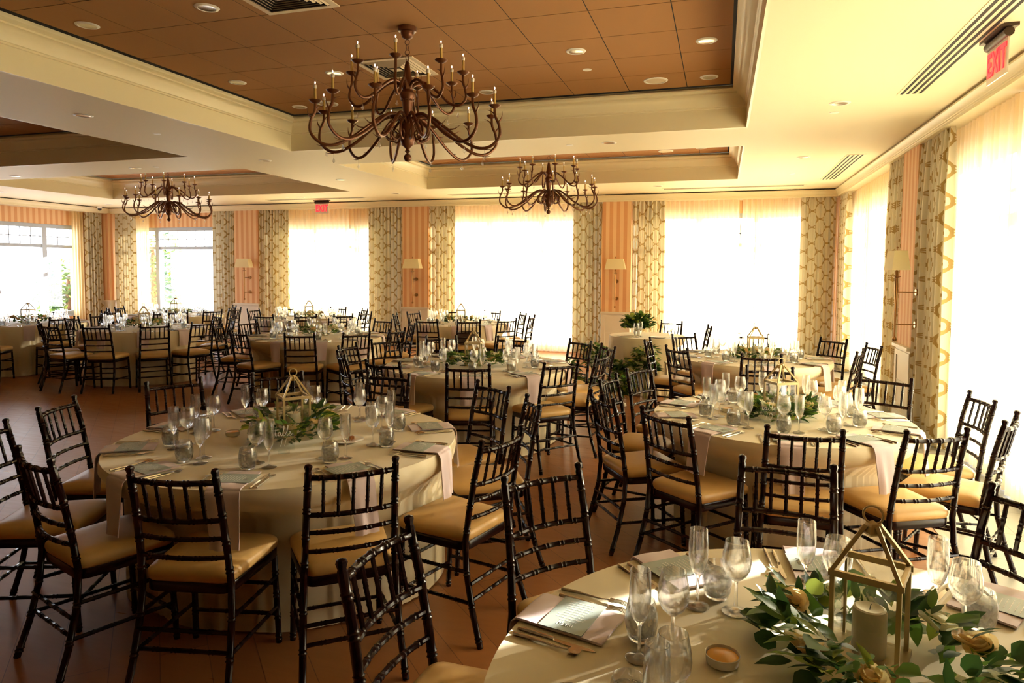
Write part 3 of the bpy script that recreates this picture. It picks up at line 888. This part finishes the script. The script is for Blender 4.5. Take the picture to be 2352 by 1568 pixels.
def make_lantern():
    t = empty('lantern'); W, B, HT, AP = .074, .010, .219, .322
    GP = 'gold_paint'
    g = G().box(-W-.006, W+.006, -W-.006, W+.006, 0, .014); g.build('base', GP, t, False)
    for sx in (-1, 1):
        for sy in (-1, 1):
            x, y = sx*(W-B/2), sy*(W-B/2); G().box(x-B/2, x+B/2, y-B/2, y+B/2, .014, HT-.012).build('corner_post', GP, t, False)
    g = G()
    for s in (-1, 1):
        g.box(-W-.004, W+.004, s*W-B/2*(1+s), s*W+B/2*(1-s), HT-.012, HT+.003); g.box(s*W-B/2*(1+s), s*W+B/2*(1-s), -W+B, W-B, HT-.012, HT+.003)
    g.build('top_frame', GP, t, False)
    g = G()
    for sx in (-1, 1):
        for sy in (-1, 1): g.tube([(sx*(W-.003), sy*(W-.003), HT), (sx*.012, sy*.012, AP)], .0065, 4)
    g.lathe([(.0005, AP+.012), (.014, AP+.004), (.03, AP-.014), (.026, AP-.02), (.0005, AP-.01)], 4); g.build('roof_frame', GP, t, False)
    G().torus((0, 0, AP+.024), .021, .0028, 'y').build('hanging_ring', GP, t)
    g = G()
    for s in (-1, 1):
        g.box(-W+B, W-B, s*(W-.006)-.001, s*(W-.006)+.001, .014, HT-.012); g.box(s*(W-.006)-.001, s*(W-.006)+.001, -W+B, W-B, .014, HT-.012)
    g.build('glass_panes', 'glass', t, False)
    return t
lantern = make_lantern()
def make_candle():
    t = empty('pillar_candle'); G().lathe([(.0005, 0), (.037, 0), (.0375, .004), (.0375, .100), (.035, .108), (.030, .110), (.018, .106), (.0005, .104)], 22).build('wax_body', 'wax', t)
    G().tube([(0, 0, .104), (.001, 0, .112), (.003, 0, .118)], .001, 5).build('wick', 'black_plastic', t); return t
candle = make_candle()
def sign(num, loc, rz, label):
    t = empty('table_number', loc, rz, label=label, cat='table sign', group='acrylic table numbers')
    G().box(-.05, .05, -.0015, .0015, .012, .15).build('acrylic_sheet', 'acrylic', t, False)
    G().box(-.028, .028, -.012, .012, 0, .012).build('sign_foot', 'acrylic', t, False)
    W = {'table': [[(.3, 2.3), (.15, .3), (.35, 0), (.6, .3)], [(-.35, 1.5), (.9, 1.65)], [(1.3, .9), (1.0, 1.0), (.75, .5), (.95, 0), (1.25, .3), (1.4, .95), (1.4, .2), (1.6, 0), (1.8, .4), (2.2, 2.2), (2.05, 2.5), (1.95, .2), (2.2, 0), (2.5, .4), (2.3, .9), (2.6, .6), (3.1, 2.4), (2.95, 2.6), (2.8, .3), (3.0, 0), (3.2, .4), (3.6, .6), (3.55, 1.0), (3.3, .8), (3.35, .1), (3.7, .05), (4.0, .5)]],
         '11': [[(1.3, 0), (1.75, 2.1)], [(2.2, 0), (2.65, 2.1)]], '10': [[(1.2, 0), (1.6, 2.0)], [(2.5, 2.0), (2.0, 1.2), (2.1, .1), (2.6, .1), (2.9, 1.2), (2.5, 2.0)]]}
    def sm(P):
        o = []
        for i in range(len(P)-1):
            p0, p1, p2, p3 = P[max(i-1, 0)], P[i], P[i+1], P[min(i+2, len(P)-1)]
            for s in range(4):
                u = s/4; o.append(tuple(.5*(2*p1[c]+(p2[c]-p0[c])*u+(2*p0[c]-5*p1[c]+4*p2[c]-p3[c])*u*u+(3*p1[c]-p0[c]-3*p2[c]+p3[c])*u**3) for c in (0, 1)))
        return o+[P[-1]]
    g = G()
    for wd, z0, s in (('table', .088, .0205), (num, .035, .0205)):
        for st in W[wd]: g.tube([(-.042+a*s, -.0024, z0+b*s*.9) for a, b in sm(st)], .0012, 4)
    g.build('white_lettering', 'acrylic_print', t, False); return t
CP = {'A': (-2.24, 3.20, .89, 1), 'B': (.37, 4.60, .53, .86), 'C': (.35, 1.748, -.36, 1), 'D': (-2.26, 6.10, .2, 1), 'E': (-5.27, 8.2, .6, 1), 'F': (.35, 7.63, .1, .82), 'H': (-4.28, 10.93, .3, 1), 'I': (-7.3, 10.95, .7, 1), 'J': (-8.45, 8.3, .9, 1), 'K': (-10.95, 8.4, .3, 1), 'L': (-10.3, 10.9, .2, 1)}
rose_seed = 20
for k, (x, y, rz, b) in CP.items():
    ph = TB[k][5]
    inst(lantern, (x, y, TZ+.001), rz, label='gold framed glass lantern standing on '+ph, cat='lantern', group='gold lanterns on the tables')
    inst(candle, (x, y, TZ+.0155), 0, label='ivory pillar candle inside the lantern on '+ph, cat='candle', group='pillar candles in the lanterns')
    garland(rose_seed, 'leafy rose garland wreathing the lantern on '+ph, (x, y, TZ) if k != 'C' else (x+.02, y-.06, TZ), rz*2, b, 360 if k in 'ABCD' else 150); rose_seed += 1
sign('11', (-2.06, 2.86, TZ+.001), rad(32), 'clear acrylic sign lettered table 11 in white')
sign('10', (.285, 4.30, TZ+.001), rad(5), 'clear acrylic sign lettered table 10 in white')
def dish(loc, label, fill):
    t = empty('butter_dish' if fill else 'side_dish', loc, 0, label=label, cat='dish')
    G().lathe([(.0005, .003), (.032, .001), (.036, .003), (.040, .024), (.0385, .025), (.035, .010), (.0005, .008)], 24).build('bowl', 'ceramic', t)
    G().lathe([(.036, .019), (.030, .022), (.0005, .023)], 20).build('butter', 'amber', t)
dish((-2.545, 3.08, TZ+.001), 'small cream dish with amber filling left of the table 11 lantern', 1)
dish((.02, 1.62, TZ+.001), 'small dish with amber filling on the nearest table', 1)
dish((.05, 4.62, TZ+.001), 'small cream dish left of the garland on table 10', 1)
dish((-2.70, 6.0, TZ+.001), 'small cream dish on the table in the centre', 1)
t = empty('snack_plate', (-1.88, 3.16, TZ+.001), .4, label='white plate with crackers right of the table 11 flowers', cat='plate')
G().lathe([(.0005, .003), (.05, .001), (.085, .012), (.087, .013), (.08, .0135), (.05, .006), (.0005, .006)], 28).build('plate', 'ceramic', t)
for i in range(7): G().box(-.02+i*.009, -.017+i*.009, -.03+.004*i, .018, .008, .030-.001*i, .35*i*.3).build('cracker', 'cracker', t, False)

# small flower-fronted table: eucalyptus arrangement, plates and glasses
x, y = TB['G'][:2]
t = empty('eucalyptus_arrangement', (x-.13, y-.02, TZ+.001), 0, label='bushy green eucalyptus arrangement in a white vase on the small table', cat='flower arrangement')
G().lathe([(.0005, .001), (.045, .001), (.06, .05), (.045, .10), (.04, .105), (.038, .10)], 20).build('vase', 'ceramic', t)
def cfe(rr):
    a = rr.uniform(0, 2*pi); r = rr.uniform(.02, .21); z = .09+rr.uniform(0, .24)*(1-r*2.2)
    return Vector((r*cos(a), r*.6*sin(a), z)), Vector((cos(a), sin(a)*.6, rr.uniform(0, 1.2)))
foliage(t, random.Random(5), cfe, 380, .06, .095, .9)
for i, (dx, dy) in enumerate(((-.25, -.3), (.2, -.3))):
    side = ('left', 'right')[i]
    o = simple('dinner_plate', G().lathe([(.0005, .003), (.07, .001), (.12, .014), (.122, .016), (.07, .006), (.0005, .006)], 28), 'ceramic'); o.location = (x+dx, y+dy, TZ+.001)
    tag(o, 'white dinner plate at the %s of the small flower-fronted table' % side, 'plate', 'plates on the small table')
    inst(wine, (x+dx+.14, y+dy-.05, TZ+.001), 0, label='wine glass at the %s place of the small flower-fronted table' % side, cat='glass', group='glasses on the small table')
    inst(flute, (x+dx+.19, y+dy+.03, TZ+.001), 0, label='champagne flute at the %s place of the small flower-fronted table' % side, cat='glass', group='glasses on the small table')
# flower stands in front of it
def stand(px, py, z, kind, label, rr_seed, rad_=.15, hang=.12):
    t = empty('flower_stand', (px, py, 0), 0, label=label, cat='flower stand', group='flower stands before the small table')
    if kind == 'glass':
        G().lathe([(.0005, .004), (.06, .004), (.062, .001), (.062, z), (.060, z), (.0595, .01)], 20).build('glass_cylinder', 'glass', t)
        g = G(); rr = random.Random(rr_seed)
        for _ in range(10): a = rr.random()*6; g.tube([(.03*cos(a), .03*sin(a), .01), (-.03*cos(a), -.02*sin(a), z)], .003, 4)
        g.build('stems', 'leaf_mid', t)
    else:
        G().lathe([(.0005, 0), (.075, 0), (.07, .02), (.03, .05), (.025, z*.55), (.045, z*.7), (.08, z), (.075, z), (.04, z*.75)], 20).build('urn', 'ceramic', t)
    def cf(rr):
        a = rr.uniform(0, 2*pi); r = rr.uniform(.02, 1)**.5*rad_; zz = z+rr.uniform(-hang, .16)*(1 if r > .06 else .5)+.03
        return Vector((r*cos(a), r*sin(a), zz)), Vector((cos(a), sin(a), rr.uniform(-.5, .8)))
    rr = random.Random(rr_seed); foliage(t, rr, cf, 330, .06, .11, .3)
    for i in range(14):
        a = rr.uniform(pi, 2*pi); r = rad_*rr.uniform(.8, 1.05); rose(t, (r*cos(a), r*sin(a), z+rr.uniform(-.08, .14)), 'petal' if rr.random() < .6 else 'petal_peach', rr.uniform(1.2, 1.7))
    return t
stand(-1.60, 9.0, .50, 'glass', 'tallest flower stand at the left of the small table', 41, .12, .12)
stand(-.93, 8.93, .50, 'glass', 'flower stand with trailing greenery right of centre before the small table', 42, .12, .16)
stand(-1.22, 8.84, .34, 'glass', 'middle flower stand before the small table', 43, .10, .12)
stand(-1.98, 8.97, .26, 'glass', 'low glass flower stand at the far left of the group', 44, .12, .10)
stand(-1.18, 8.46, .17, 'urn', 'white footed urn of roses standing on the floor', 45, .12, .05)
stand(-1.64, 8.66, .10, 'urn', 'low urn of greenery on the floor left of the white urn', 46, .12, .03)
t = empty('wooden_lantern', (-.50, 8.80, 0), rad(20), label='tall white wooden lantern with crossed sides beside the flower stands', cat='lantern')
g = G()
for sx in (-1, 1):
    for sy in (-1, 1): g.box(sx*.13-.012, sx*.13+.012, sy*.13-.012, sy*.13+.012, .02, .50)
g.box(-.15, .15, -.15, .15, 0, .02).box(-.15, .15, -.15, .15, .50, .52); g.build('frame', 'ceramic', t, False)
g = G()
for s in (-1, 1):
    g.tube([(-.118, s*.13, .03), (.118, s*.13, .49)], .005, 4).tube([(.118, s*.13, .03), (-.118, s*.13, .49)], .005, 4)
    g.tube([(s*.13, -.118, .03), (s*.13, .118, .49)], .005, 4).tube([(s*.13, .118, .03), (s*.13, -.118, .49)], .005, 4)
g.build('cross_braces', 'gold_paint', t, False)
# woven basket on the front chair of the back table
o = simple('woven_basket', G().lathe([(.0005, 0), (.13, 0), (.17, .10), (.175, .20), (.165, .20), (.12, .01)], 24), 'wicker'); o.scale = (1, .75, 1)
bs = min(seats['H'], key=lambda s: abs(s[0]+3.62)+abs(s[1]-9.9)); o.location = (bs[0], bs[1]+.02, .512)
tag(o, 'dark woven basket on a chair seat at the back table', 'basket')

# ------------------------------------------------------------------ chandeliers
def sm3(P, k=5):
    o = []
    for i in range(len(P)-1):
        p0, p1, p2, p3 = P[max(i-1, 0)], P[i], P[i+1], P[min(i+2, len(P)-1)]
        for s in range(k):
            u = s/k; o.append(Vector([.5*(2*p1[c]+(p2[c]-p0[c])*u+(2*p0[c]-5*p1[c]+4*p2[c]-p3[c])*u*u+(3*p1[c]-p0[c]-3*p2[c]+p3[c])*u**3) for c in (0, 1, 2)]))
    return o+[Vector(P[-1])]
def horn(g, x, z, dx, dz, L, w=.0085, bend=.6):
    g.tube(sm3([(x, 0, z), (x+dx*L*.5, 0, z+dz*L*.5), (x+dx*L-dz*L*bend*.4, 0, z+dz*L+dx*L*bend*.4)], 3), [w, w*.9, w*.75, w*.5, w*.35, w*.2, .0006], 5)
def arm_low():
    g = G(); P = sm3([(.05, 0, 2.72), (.02, 0, 2.80), (.08, 0, 2.87), (.18, 0, 2.875), (.30, 0, 2.79), (.43, 0, 2.69), (.56, 0, 2.625), (.66, 0, 2.63), (.735, 0, 2.70), (.735, 0, 2.79), (.705, 0, 2.86), (.70, 0, 2.93)])
    n = len(P); g.tube(P, [.0145-.004*i/n for i in range(n)], 8)
    g.tube(sm3([(.08, 0, 2.865), (.16, 0, 2.80), (.17, 0, 2.72), (.11, 0, 2.69), (.08, 0, 2.74), (.11, 0, 2.765)], 4), [.0115-.0003*i for i in range(21)], 6)
    horn(g, .60, 2.62, .9, -.25, .10); horn(g, .33, 2.77, .95, .1, .11); horn(g, .73, 2.81, .55, .85, .09); horn(g, .705, 2.87, -.7, .7, .08); horn(g, .47, 2.665, .9, -.3, .08)
    return g
def arm_up():
    g = G(); P = sm3([(.045, 0, 3.0), (.02, 0, 3.06), (.06, 0, 3.13), (.14, 0, 3.14), (.24, 0, 3.07), (.33, 0, 2.985), (.41, 0, 2.965), (.46, 0, 3.02), (.455, 0, 3.09), (.44, 0, 3.14), (.44, 0, 3.21)])
    n = len(P); g.tube(P, [.0125-.003*i/n for i in range(n)], 8)
    horn(g, .36, 2.97, .9, -.2, .08); horn(g, .455, 3.09, .5, .85, .09); horn(g, .445, 3.13, -.7, .7, .07); horn(g, .09, 3.13, .4, .9, .09)
    return g
armL = arm_low().mesh('chandelier_arm', 'bronze'); armU = arm_up().mesh('chandelier_arm', 'bronze')
panM = G().lathe([(.0005, -.022), (.02, -.018), (.040, -.006), (.048, .004), (.046, .006), (.038, .0), (.0005, -.004)], 20).mesh('drip_pan', 'bronze')
slvM = G().lathe([(.010, 0), (.0105, .02), (.0095, .095), (.0005, .096)], 12).mesh('candle_sleeve', 'candle_sleeve')
sckM = G().lathe([(.008, 0), (.013, .006), (.014, .022), (.010, .03), (.0005, .031)], 12).mesh('bulb_socket', 'socket_white')
blbM = G().lathe([(.008, 0), (.0115, .012), (.010, .028), (.004, .045), (.001, .062), (.0003, .066)], 12).mesh('bulb', 'glass')
filM = G().lathe([(.0005, 0), (.0045, .006), (.0045, .014), (.0005, .02)], 8).mesh('filament', 'filament')
cryM = G().lathe([(.0005, 0), (.010, .010), (.012, .018), (.003, .040), (.001, .05), (.001, .085)], 8).mesh('crystal_drop', 'crystal', False)
def lk(name, me, parent, loc=(0, 0, 0), rz=0):
    o = bpy.data.objects.new(name, me); C.objects.link(o); o.parent = parent; o.location = loc; o.rotation_euler = (0, 0, rz); return o
def chandelier(x, y, rz, label):
    t = empty('chandelier', (x, y, 0), rz, label=label, cat='chandelier', group='bronze antler-arm chandeliers')
    G().lathe([(.0005, 3.475), (.022, 3.478), (.04, 3.49), (.05, 3.515), (.052, 3.53), (.070, 3.535), (.074, 3.56), (.074, 3.568)], 24).build('ceiling_canopy', 'bronze', t)
    g = G()
    for i, z in enumerate((3.455, 3.415, 3.375, 3.335)):
        g.torus((0, 0, z), .020 if i < 3 else .026, .0032, 'x' if i % 2 else 'y', 12, 5)
    g.build('chain', 'bronze', t)
    G().lathe([(.0005, 3.31), (.012, 3.305), (.020, 3.28), (.028, 3.22), (.042, 3.16), (.046, 3.14), (.044, 3.10), (.040, 3.09), (.044, 3.08), (.062, 3.06), (.062, 3.03), (.048, 3.01), (.042, 2.99), (.036, 2.93), (.026, 2.885), (.036, 2.88), (.036, 2.872), (.018, 2.865), (.03, 2.84), (.055, 2.81), (.06, 2.74), (.06, 2.70), (.045, 2.655), (.02, 2.635), (.012, 2.62), (.024, 2.612), (.012, 2.60), (.008, 2.59)], 24).build('central_column', 'bronze', t)
    G().sphere((0, 0, 2.56), .032, 18).build('ball_finial', 'bronze', t)
    for tier, n, R, z, me in (('low', 12, .70, 2.93, armL), ('up', 8, .44, 3.21, armU)):
        for i in range(n):
            a = lk('arm', me, t, (0, 0, 0), 2*pi*i/n+(.26 if tier == 'up' else .13))
            lk('drip_pan', panM, a, (R, 0, z+.01)); lk('candle_sleeve', slvM, a, (R, 0, z+.008)); lk('bulb_socket', sckM, a, (R, 0, z+.10)); lk('bulb', blbM, a, (R, 0, z+.128)); lk('filament', filM, a, (R, 0, z+.135))
            lk('crystal_drop', cryM, a, (.62 if tier == 'low' else .40, 0, 2.625-.095 if tier == 'low' else 2.96-.09))
    return t
chandelier(-2.40, 4.97, 0, 'large bronze antler-arm chandelier hanging nearest the camera')
chandelier(-2.55, 10.14, .2, 'bronze antler-arm chandelier in the far right ceiling coffer')
chandelier(-9.69, 10.14, .35, 'bronze antler-arm chandelier in the far left ceiling coffer')

# ------------------------------------------------------------------ ceiling fittings
dl = empty('recessed_downlight')
G().lathe([(.062, -.001), (.066, -.008), (.082, -.006), (.088, -.0005)], 28).build('trim_ring', 'socket_white', dl)
G().lathe([(.0005, -.0015), (.03, -.0020), (.05, -.0035), (.064, -.006)], 28).build('reflector', 'lamp_metal', dl)
DLT = [(-.167, 5.939), (-.166, 7.04), (-1.253, 5.909), (-2.44, 6.98), (-3.622, 4.192), (-3.63, 5.91), (-4.787, 4.228), (-4.762, 5.927), (-4.773, 7.015)]
nm = ['nearest the right edge of the large tile coffer', 'in the far right corner of the large tile coffer', 'right of the large chandelier', 'behind the large chandelier toward the right', 'near the top of the photo beside the big vent', 'seen left of the large chandelier beside the far vent', 'at the top left of the tile coffer', 'in the left column of the tile coffer, second from the far edge', 'in the far left corner of the large tile coffer']
for (x, y), l in zip(DLT, nm): inst(dl, (x, y, ZT), 0, label='round recessed downlight '+l, cat='downlight', group='recessed downlights')
for x, y, l in ((-1.0, 10.9, 'in the far right coffer above the middle chandelier'), (-.35, 11.0, 'at the right end of the far right coffer'), (-11.4, 10.9, 'at the left of the far left coffer'), (-8.6, 10.9, 'at the right of the far left coffer'), (-11.7, 6.9, 'in the near left dark coffer')):
    inst(dl, (x, y, ZT), 0, label='round recessed downlight '+l, cat='downlight', group='recessed downlights')
for x, y, l in ((-5.99, 5.218, 'on the left beam, nearest'), (-6.03, 8.04, 'where the two ceiling beams cross'), (-6.09, 10.09, 'on the left beam beyond the crossing'), (-8.385, 8.143, 'on the cross beam above the left chandelier'), (-11.05, 8.345, 'on the cross beam at the left'), (-13.62, 10.0, 'at the far left of the soffit'), (-6.13, 12.15, 'at the far end of the left beam'), (-8.356, 12.29, 'on the soffit left of the back exit sign'), (-1.29, 7.99, 'on the beam between the two right coffers'), (.955, 6.67, 'on the wide cream soffit at the right, nearest'), (.969, 9.66, 'on the wide cream soffit at the right, farther'), (-1.11, 12.25, 'on the back soffit before the bright sheers'), (-13.77, 12.6, 'by the far left corner')):
    inst(dl, (x, y, ZS), 0, label='round recessed downlight '+l, cat='downlight', group='recessed downlights')
cap = simple('sprinkler_cover', G().lathe([(.0005, -.006), (.03, -.006), (.042, -.003), (.043, -.0003)], 20), 'socket_white')
for x, y, z, l in ((-1.264, 6.474, ZT, 'on the tiles between the downlight and the speaker'), (.965, 7.053, ZS, 'beside the nearest soffit downlight'), (-1.765, 8.024, ZS, 'on the beam between the right coffers'), (-6.01, 6.143, ZS, 'on the left beam'), (.977, 11.23, ZS, 'far along the right soffit'), (-7.99, 8.138, ZS, 'on the cross beam over the left chandelier'), (-8.70, 12.29, ZS, 'on the back soffit left of the exit sign')):
    inst(cap, (x, y, z), 0, label='small round sprinkler cover '+l, cat='sprinkler', group='sprinkler covers')
spk = empty('ceiling_speaker')
G().lathe([(.095, -.001), (.098, -.008), (.118, -.006), (.120, -.0005)], 32).build('rim', 'socket_white', spk)
G().lathe([(.0005, -.007), (.06, -.0065), (.096, -.004)], 32).build('grille', 'speaker_white', spk)
for x, y, l in ((-.677, 7.026, 'at the far right of the large coffer'), (-4.37, 6.97, 'at the far left of the large coffer, behind the chandelier'), (-.9, 11.15, 'in the far right coffer')):
    inst(spk, (x, y, ZT), 0, label='round flush ceiling speaker '+l, cat='speaker', group='ceiling speakers')
def vent(x, y, label):
    t = empty('ceiling_air_vent', (x, y, ZT), 0, label=label, cat='air vent', group='square louvred air vents')
    W = .296
    g = G(); vs = []
    def fr(g, a, b, z0, z1):
        vs = [(-a, -a, z0), (a, -a, z0), (a, a, z0), (-a, a, z0), (-b, -b, z1), (b, -b, z1), (b, b, z1), (-b, b, z1)]
        g.add(vs, [(k, (k+1) % 4, 4+(k+1) % 4, 4+k) for k in range(4)])
    fr(g, W, W, 0, -.008); fr(g, W, W-.045, -.008, -.008); g.build('frame', 'speaker_white', t, False)
    g = G().box(-W+.01, W-.01, -W+.01, W-.01, -.002, -.001); g.build('dark_throat', 'black_slot', t, False)
    a = W-.05
    while a > .05:
        g = G(); fr(g, a, a-.012, -.004, -.016); g.build('louvre', 'speaker_white', t, False); a -= .034
    g = G().box(-.045, .045, -.045, .045, -.02, -.018); g.build('centre_plate', 'speaker_white', t, False)
vent(-2.97, 4.14, 'large square louvred vent at the top edge of the photo')
vent(-2.97, 5.93, 'square louvred vent behind the large chandelier')
def slot(x0, x1, y0, y1, label, along):
    t = empty('slot_diffuser', ((x0+x1)/2, (y0+y1)/2, ZS), 0, label=label, cat='air vent', group='linear slot diffusers')
    w, h = (x1-x0)/2, (y1-y0)/2
    G().box(-w, w, -h, h, -.004, -.0004).build('plate', 'trim_paint', t, False)
    for i in range(4):
        f = -.68+.45*i
        g = G().box(w*f-.009*0-.011, w*f+.011, -h+.03, h-.03, -.0055, -.0041) if along == 'y' else G().box(-w+.03, w-.03, h*f-.006, h*f+.006, -.0055, -.0041)
        g.build('slot', 'black_slot', t, False)
slot(1.36, 1.56, 4.0, 6.50, 'long four-slot air diffuser on the right soffit near the exit sign', 'y')
slot(1.47, 1.70, 9.60, 12.05, 'four-slot air diffuser far along the right soffit', 'y')
slot(-1.08, 1.33, 12.66, 12.84, 'slot air diffuser on the back soffit at the right', 'x')
slot(-9.46, -7.10, 12.6, 12.78, 'slot air diffuser on the back soffit beside the exit sign', 'x')
slot(-5.22, -2.8, 12.6, 12.78, 'slot air diffuser on the back soffit behind the middle chandelier', 'x')
# exit signs
def text_mesh(txt, size, m):
    c = bpy.data.curves.new('letters', 'FONT'); c.body = txt; c.size = size; c.extrude = .002; c.offset = size*.03; c.align_x = 'CENTER'; c.align_y = 'CENTER'; c.space_character = 1.08
    o = bpy.data.objects.new('letters', c); C.objects.link(o); bpy.context.view_layer.update()
    me = bpy.data.meshes.new_from_object(o.evaluated_get(bpy.context.evaluated_depsgraph_get())); bpy.data.objects.remove(o); me.materials.clear(); me.materials.append(MT[m]); return me
def exit_sign(loc, rz, drop, label):
    t = empty('exit_sign', loc, rz, label=label, cat='exit sign')
    G().box(-.19, .19, -.045, .045, -.02, 0).build('ceiling_plate', 'dark_bronze', t, False)
    G().tube([(-.17, 0, -.045), (.17, 0, -.045)], .028, 12).build('housing', 'dark_bronze', t)
    G().box(-.165, .165, -.004, .004, -.285, -.06).build('sign_panel', 'exit_panel', t, False)
    me = text_mesh('EXIT', .175, 'exit_red'); me.transform(Matrix.Diagonal((.80, 1.15, 1, 1)))
    for s, n in ((1, 'front_lettering'), (-1, 'rear_lettering')):
        o = bpy.data.objects.new(n, me); C.objects.link(o); o.parent = t; o.location = (0, -.0075*s, -.178); o.rotation_euler = (rad(90), 0, 0 if s > 0 else pi)
exit_sign((-8.32, 13.0, ZS), 0, 0, 'red lettered EXIT sign on the back wall soffit')
exit_sign((1.60, 5.0, ZS), rad(-90), 0, 'red lettered EXIT sign at the right edge under the soffit')
t = empty('security_camera', (-14.5, 13.0, ZS), 0, label='small dome security camera at the left ceiling corner', cat='camera')
G().lathe([(.0005, -.05), (.05, -.05), (.055, 0)], 20).build('mount', 'socket_white', t)
G().lathe([(.045, -.05), (.042, -.075), (.025, -.095), (.0005, -.10)], 20).build('dome', 'black_plastic', t)

# ------------------------------------------------------------------ wall sconces
def sconce(loc, rz, label):
    t = empty('wall_sconce', loc, rz, label=label, cat='wall lamp', group='wall sconces on the striped pillars')   # local -y faces the room; wall at y=0
    g = G(); a, b, c, d = .20, .085, .152, .06; z0, z1 = 1.70, 1.90; y = -.20
    vs = [(-a, y-b, z0), (a, y-b, z0), (a, y+b, z0), (-a, y+b, z0), (-c, y-d, z1), (c, y-d, z1), (c, y+d, z1), (-c, y+d, z1)]
    g.add(vs, [(k, (k+1) % 4, 4+(k+1) % 4, 4+k) for k in range(4)]+[(4, 5, 6, 7)]); g.build('lamp_shade', 'shade', t, False)
    g = G().tube([(0, y, 1.90), (0, y, 1.925)], .004, 6).sphere((0, y, 1.935), .011, 8); g.build('finial', 'brass', t)
    g = G().lathe([(.008, 1.70), (.016, 1.69), (.016, 1.64), (.04, 1.635), (.042, 1.63), (.014, 1.62), (.016, 1.58), (.018, 1.52), (.014, 1.40), (.010, 1.15), (.007, 1.0), (.0005, .99)], 14, (0, y, 0)); g.build('stem', 'brass', t)
    G().sphere((0, y, .975), .022, 12).build('ball_end', 'brass', t)
    for z in (1.47, 1.13):
        g = G().tube([(0, y, z), (0, -.002, z)], .007, 8).tube([(0, -.018, z), (0, -.001, z)], .036, 16); g.build('bracket', 'brass', t)
for x, l in ((-10.53, 'leftmost'), (-6.28, 'middle'), (-1.98, 'right-hand')): sconce((x, 13.42, 0), 0, '%s wall sconce on the back wall with cream box shade' % l)
sconce((1.95, 8.05, 0), rad(-90), 'wall sconce with tan box shade on the right wall')

# ------------------------------------------------------------------ outdoors
struct(G().box(-60, 60, -40, 90, -.6, -.5), 'ground', 'pale_ground')
def tree(loc, h, r, label, seed):
    t = empty('garden_tree', loc, 0, label=label, cat='tree', group='trees outside the left windows')
    G().tube([(0, 0, 0), (.05, 0, h*.5), (0, .05, h*.8)], [.12, .09, .05], 8).build('trunk', 'bronze', t)
    def cf(rr):
        a = rr.uniform(0, 2*pi); b = rr.uniform(-1, 1); q = r*rr.random()**.4; s = (1-b*b)**.5
        return Vector((q*s*cos(a), q*s*sin(a), h*.6+q*b*h*.42/r)), Vector((cos(a), sin(a), rr.uniform(-.4, .6)))
    foliage(t, random.Random(seed), cf, 900, .16, .26, .5)
tree((-15.85, 15.9, -.5), 3.4, .8, 'green garden tree outside the corner window', 3)
tree((-17.9, 14.9, -.5), 2.4, .75, 'green shrub outside the left wall window', 4)

# ------------------------------------------------------------------ light
w = bpy.data.worlds.new('world'); sc.world = w; w.use_nodes = True
bg = w.node_tree.nodes['Background']; bg.inputs[0].default_value = (.93, .96, 1, 1); bg.inputs[1].default_value = 7.5
su = bpy.data.lights.new('sun', 'SUN'); su.energy = 26; su.angle = rad(.6); su.color = (1, .92, .76)
so = bpy.data.objects.new('sun', su); C.objects.link(so)
so.rotation_euler = Vector((-.71, -.70, -.25)).to_track_quat('-Z', 'Y').to_euler()
so.location = (6, 18, 6)

sc.view_settings.view_transform = 'Standard'; sc.view_settings.look = 'None'; sc.view_settings.gamma = 1; sc.view_settings.use_curve_mapping = False
sc.view_settings.exposure = .58
cy = sc.cycles
cy.max_bounces = 10; cy.diffuse_bounces = 5; cy.glossy_bounces = 3; cy.transmission_bounces = 8; cy.transparent_max_bounces = 24
cy.sample_clamp_indirect = 8; cy.caustics_reflective = False; cy.caustics_refractive = False
cy.use_denoising = True
print('chairs', nchair, 'objects', len(sc.objects))
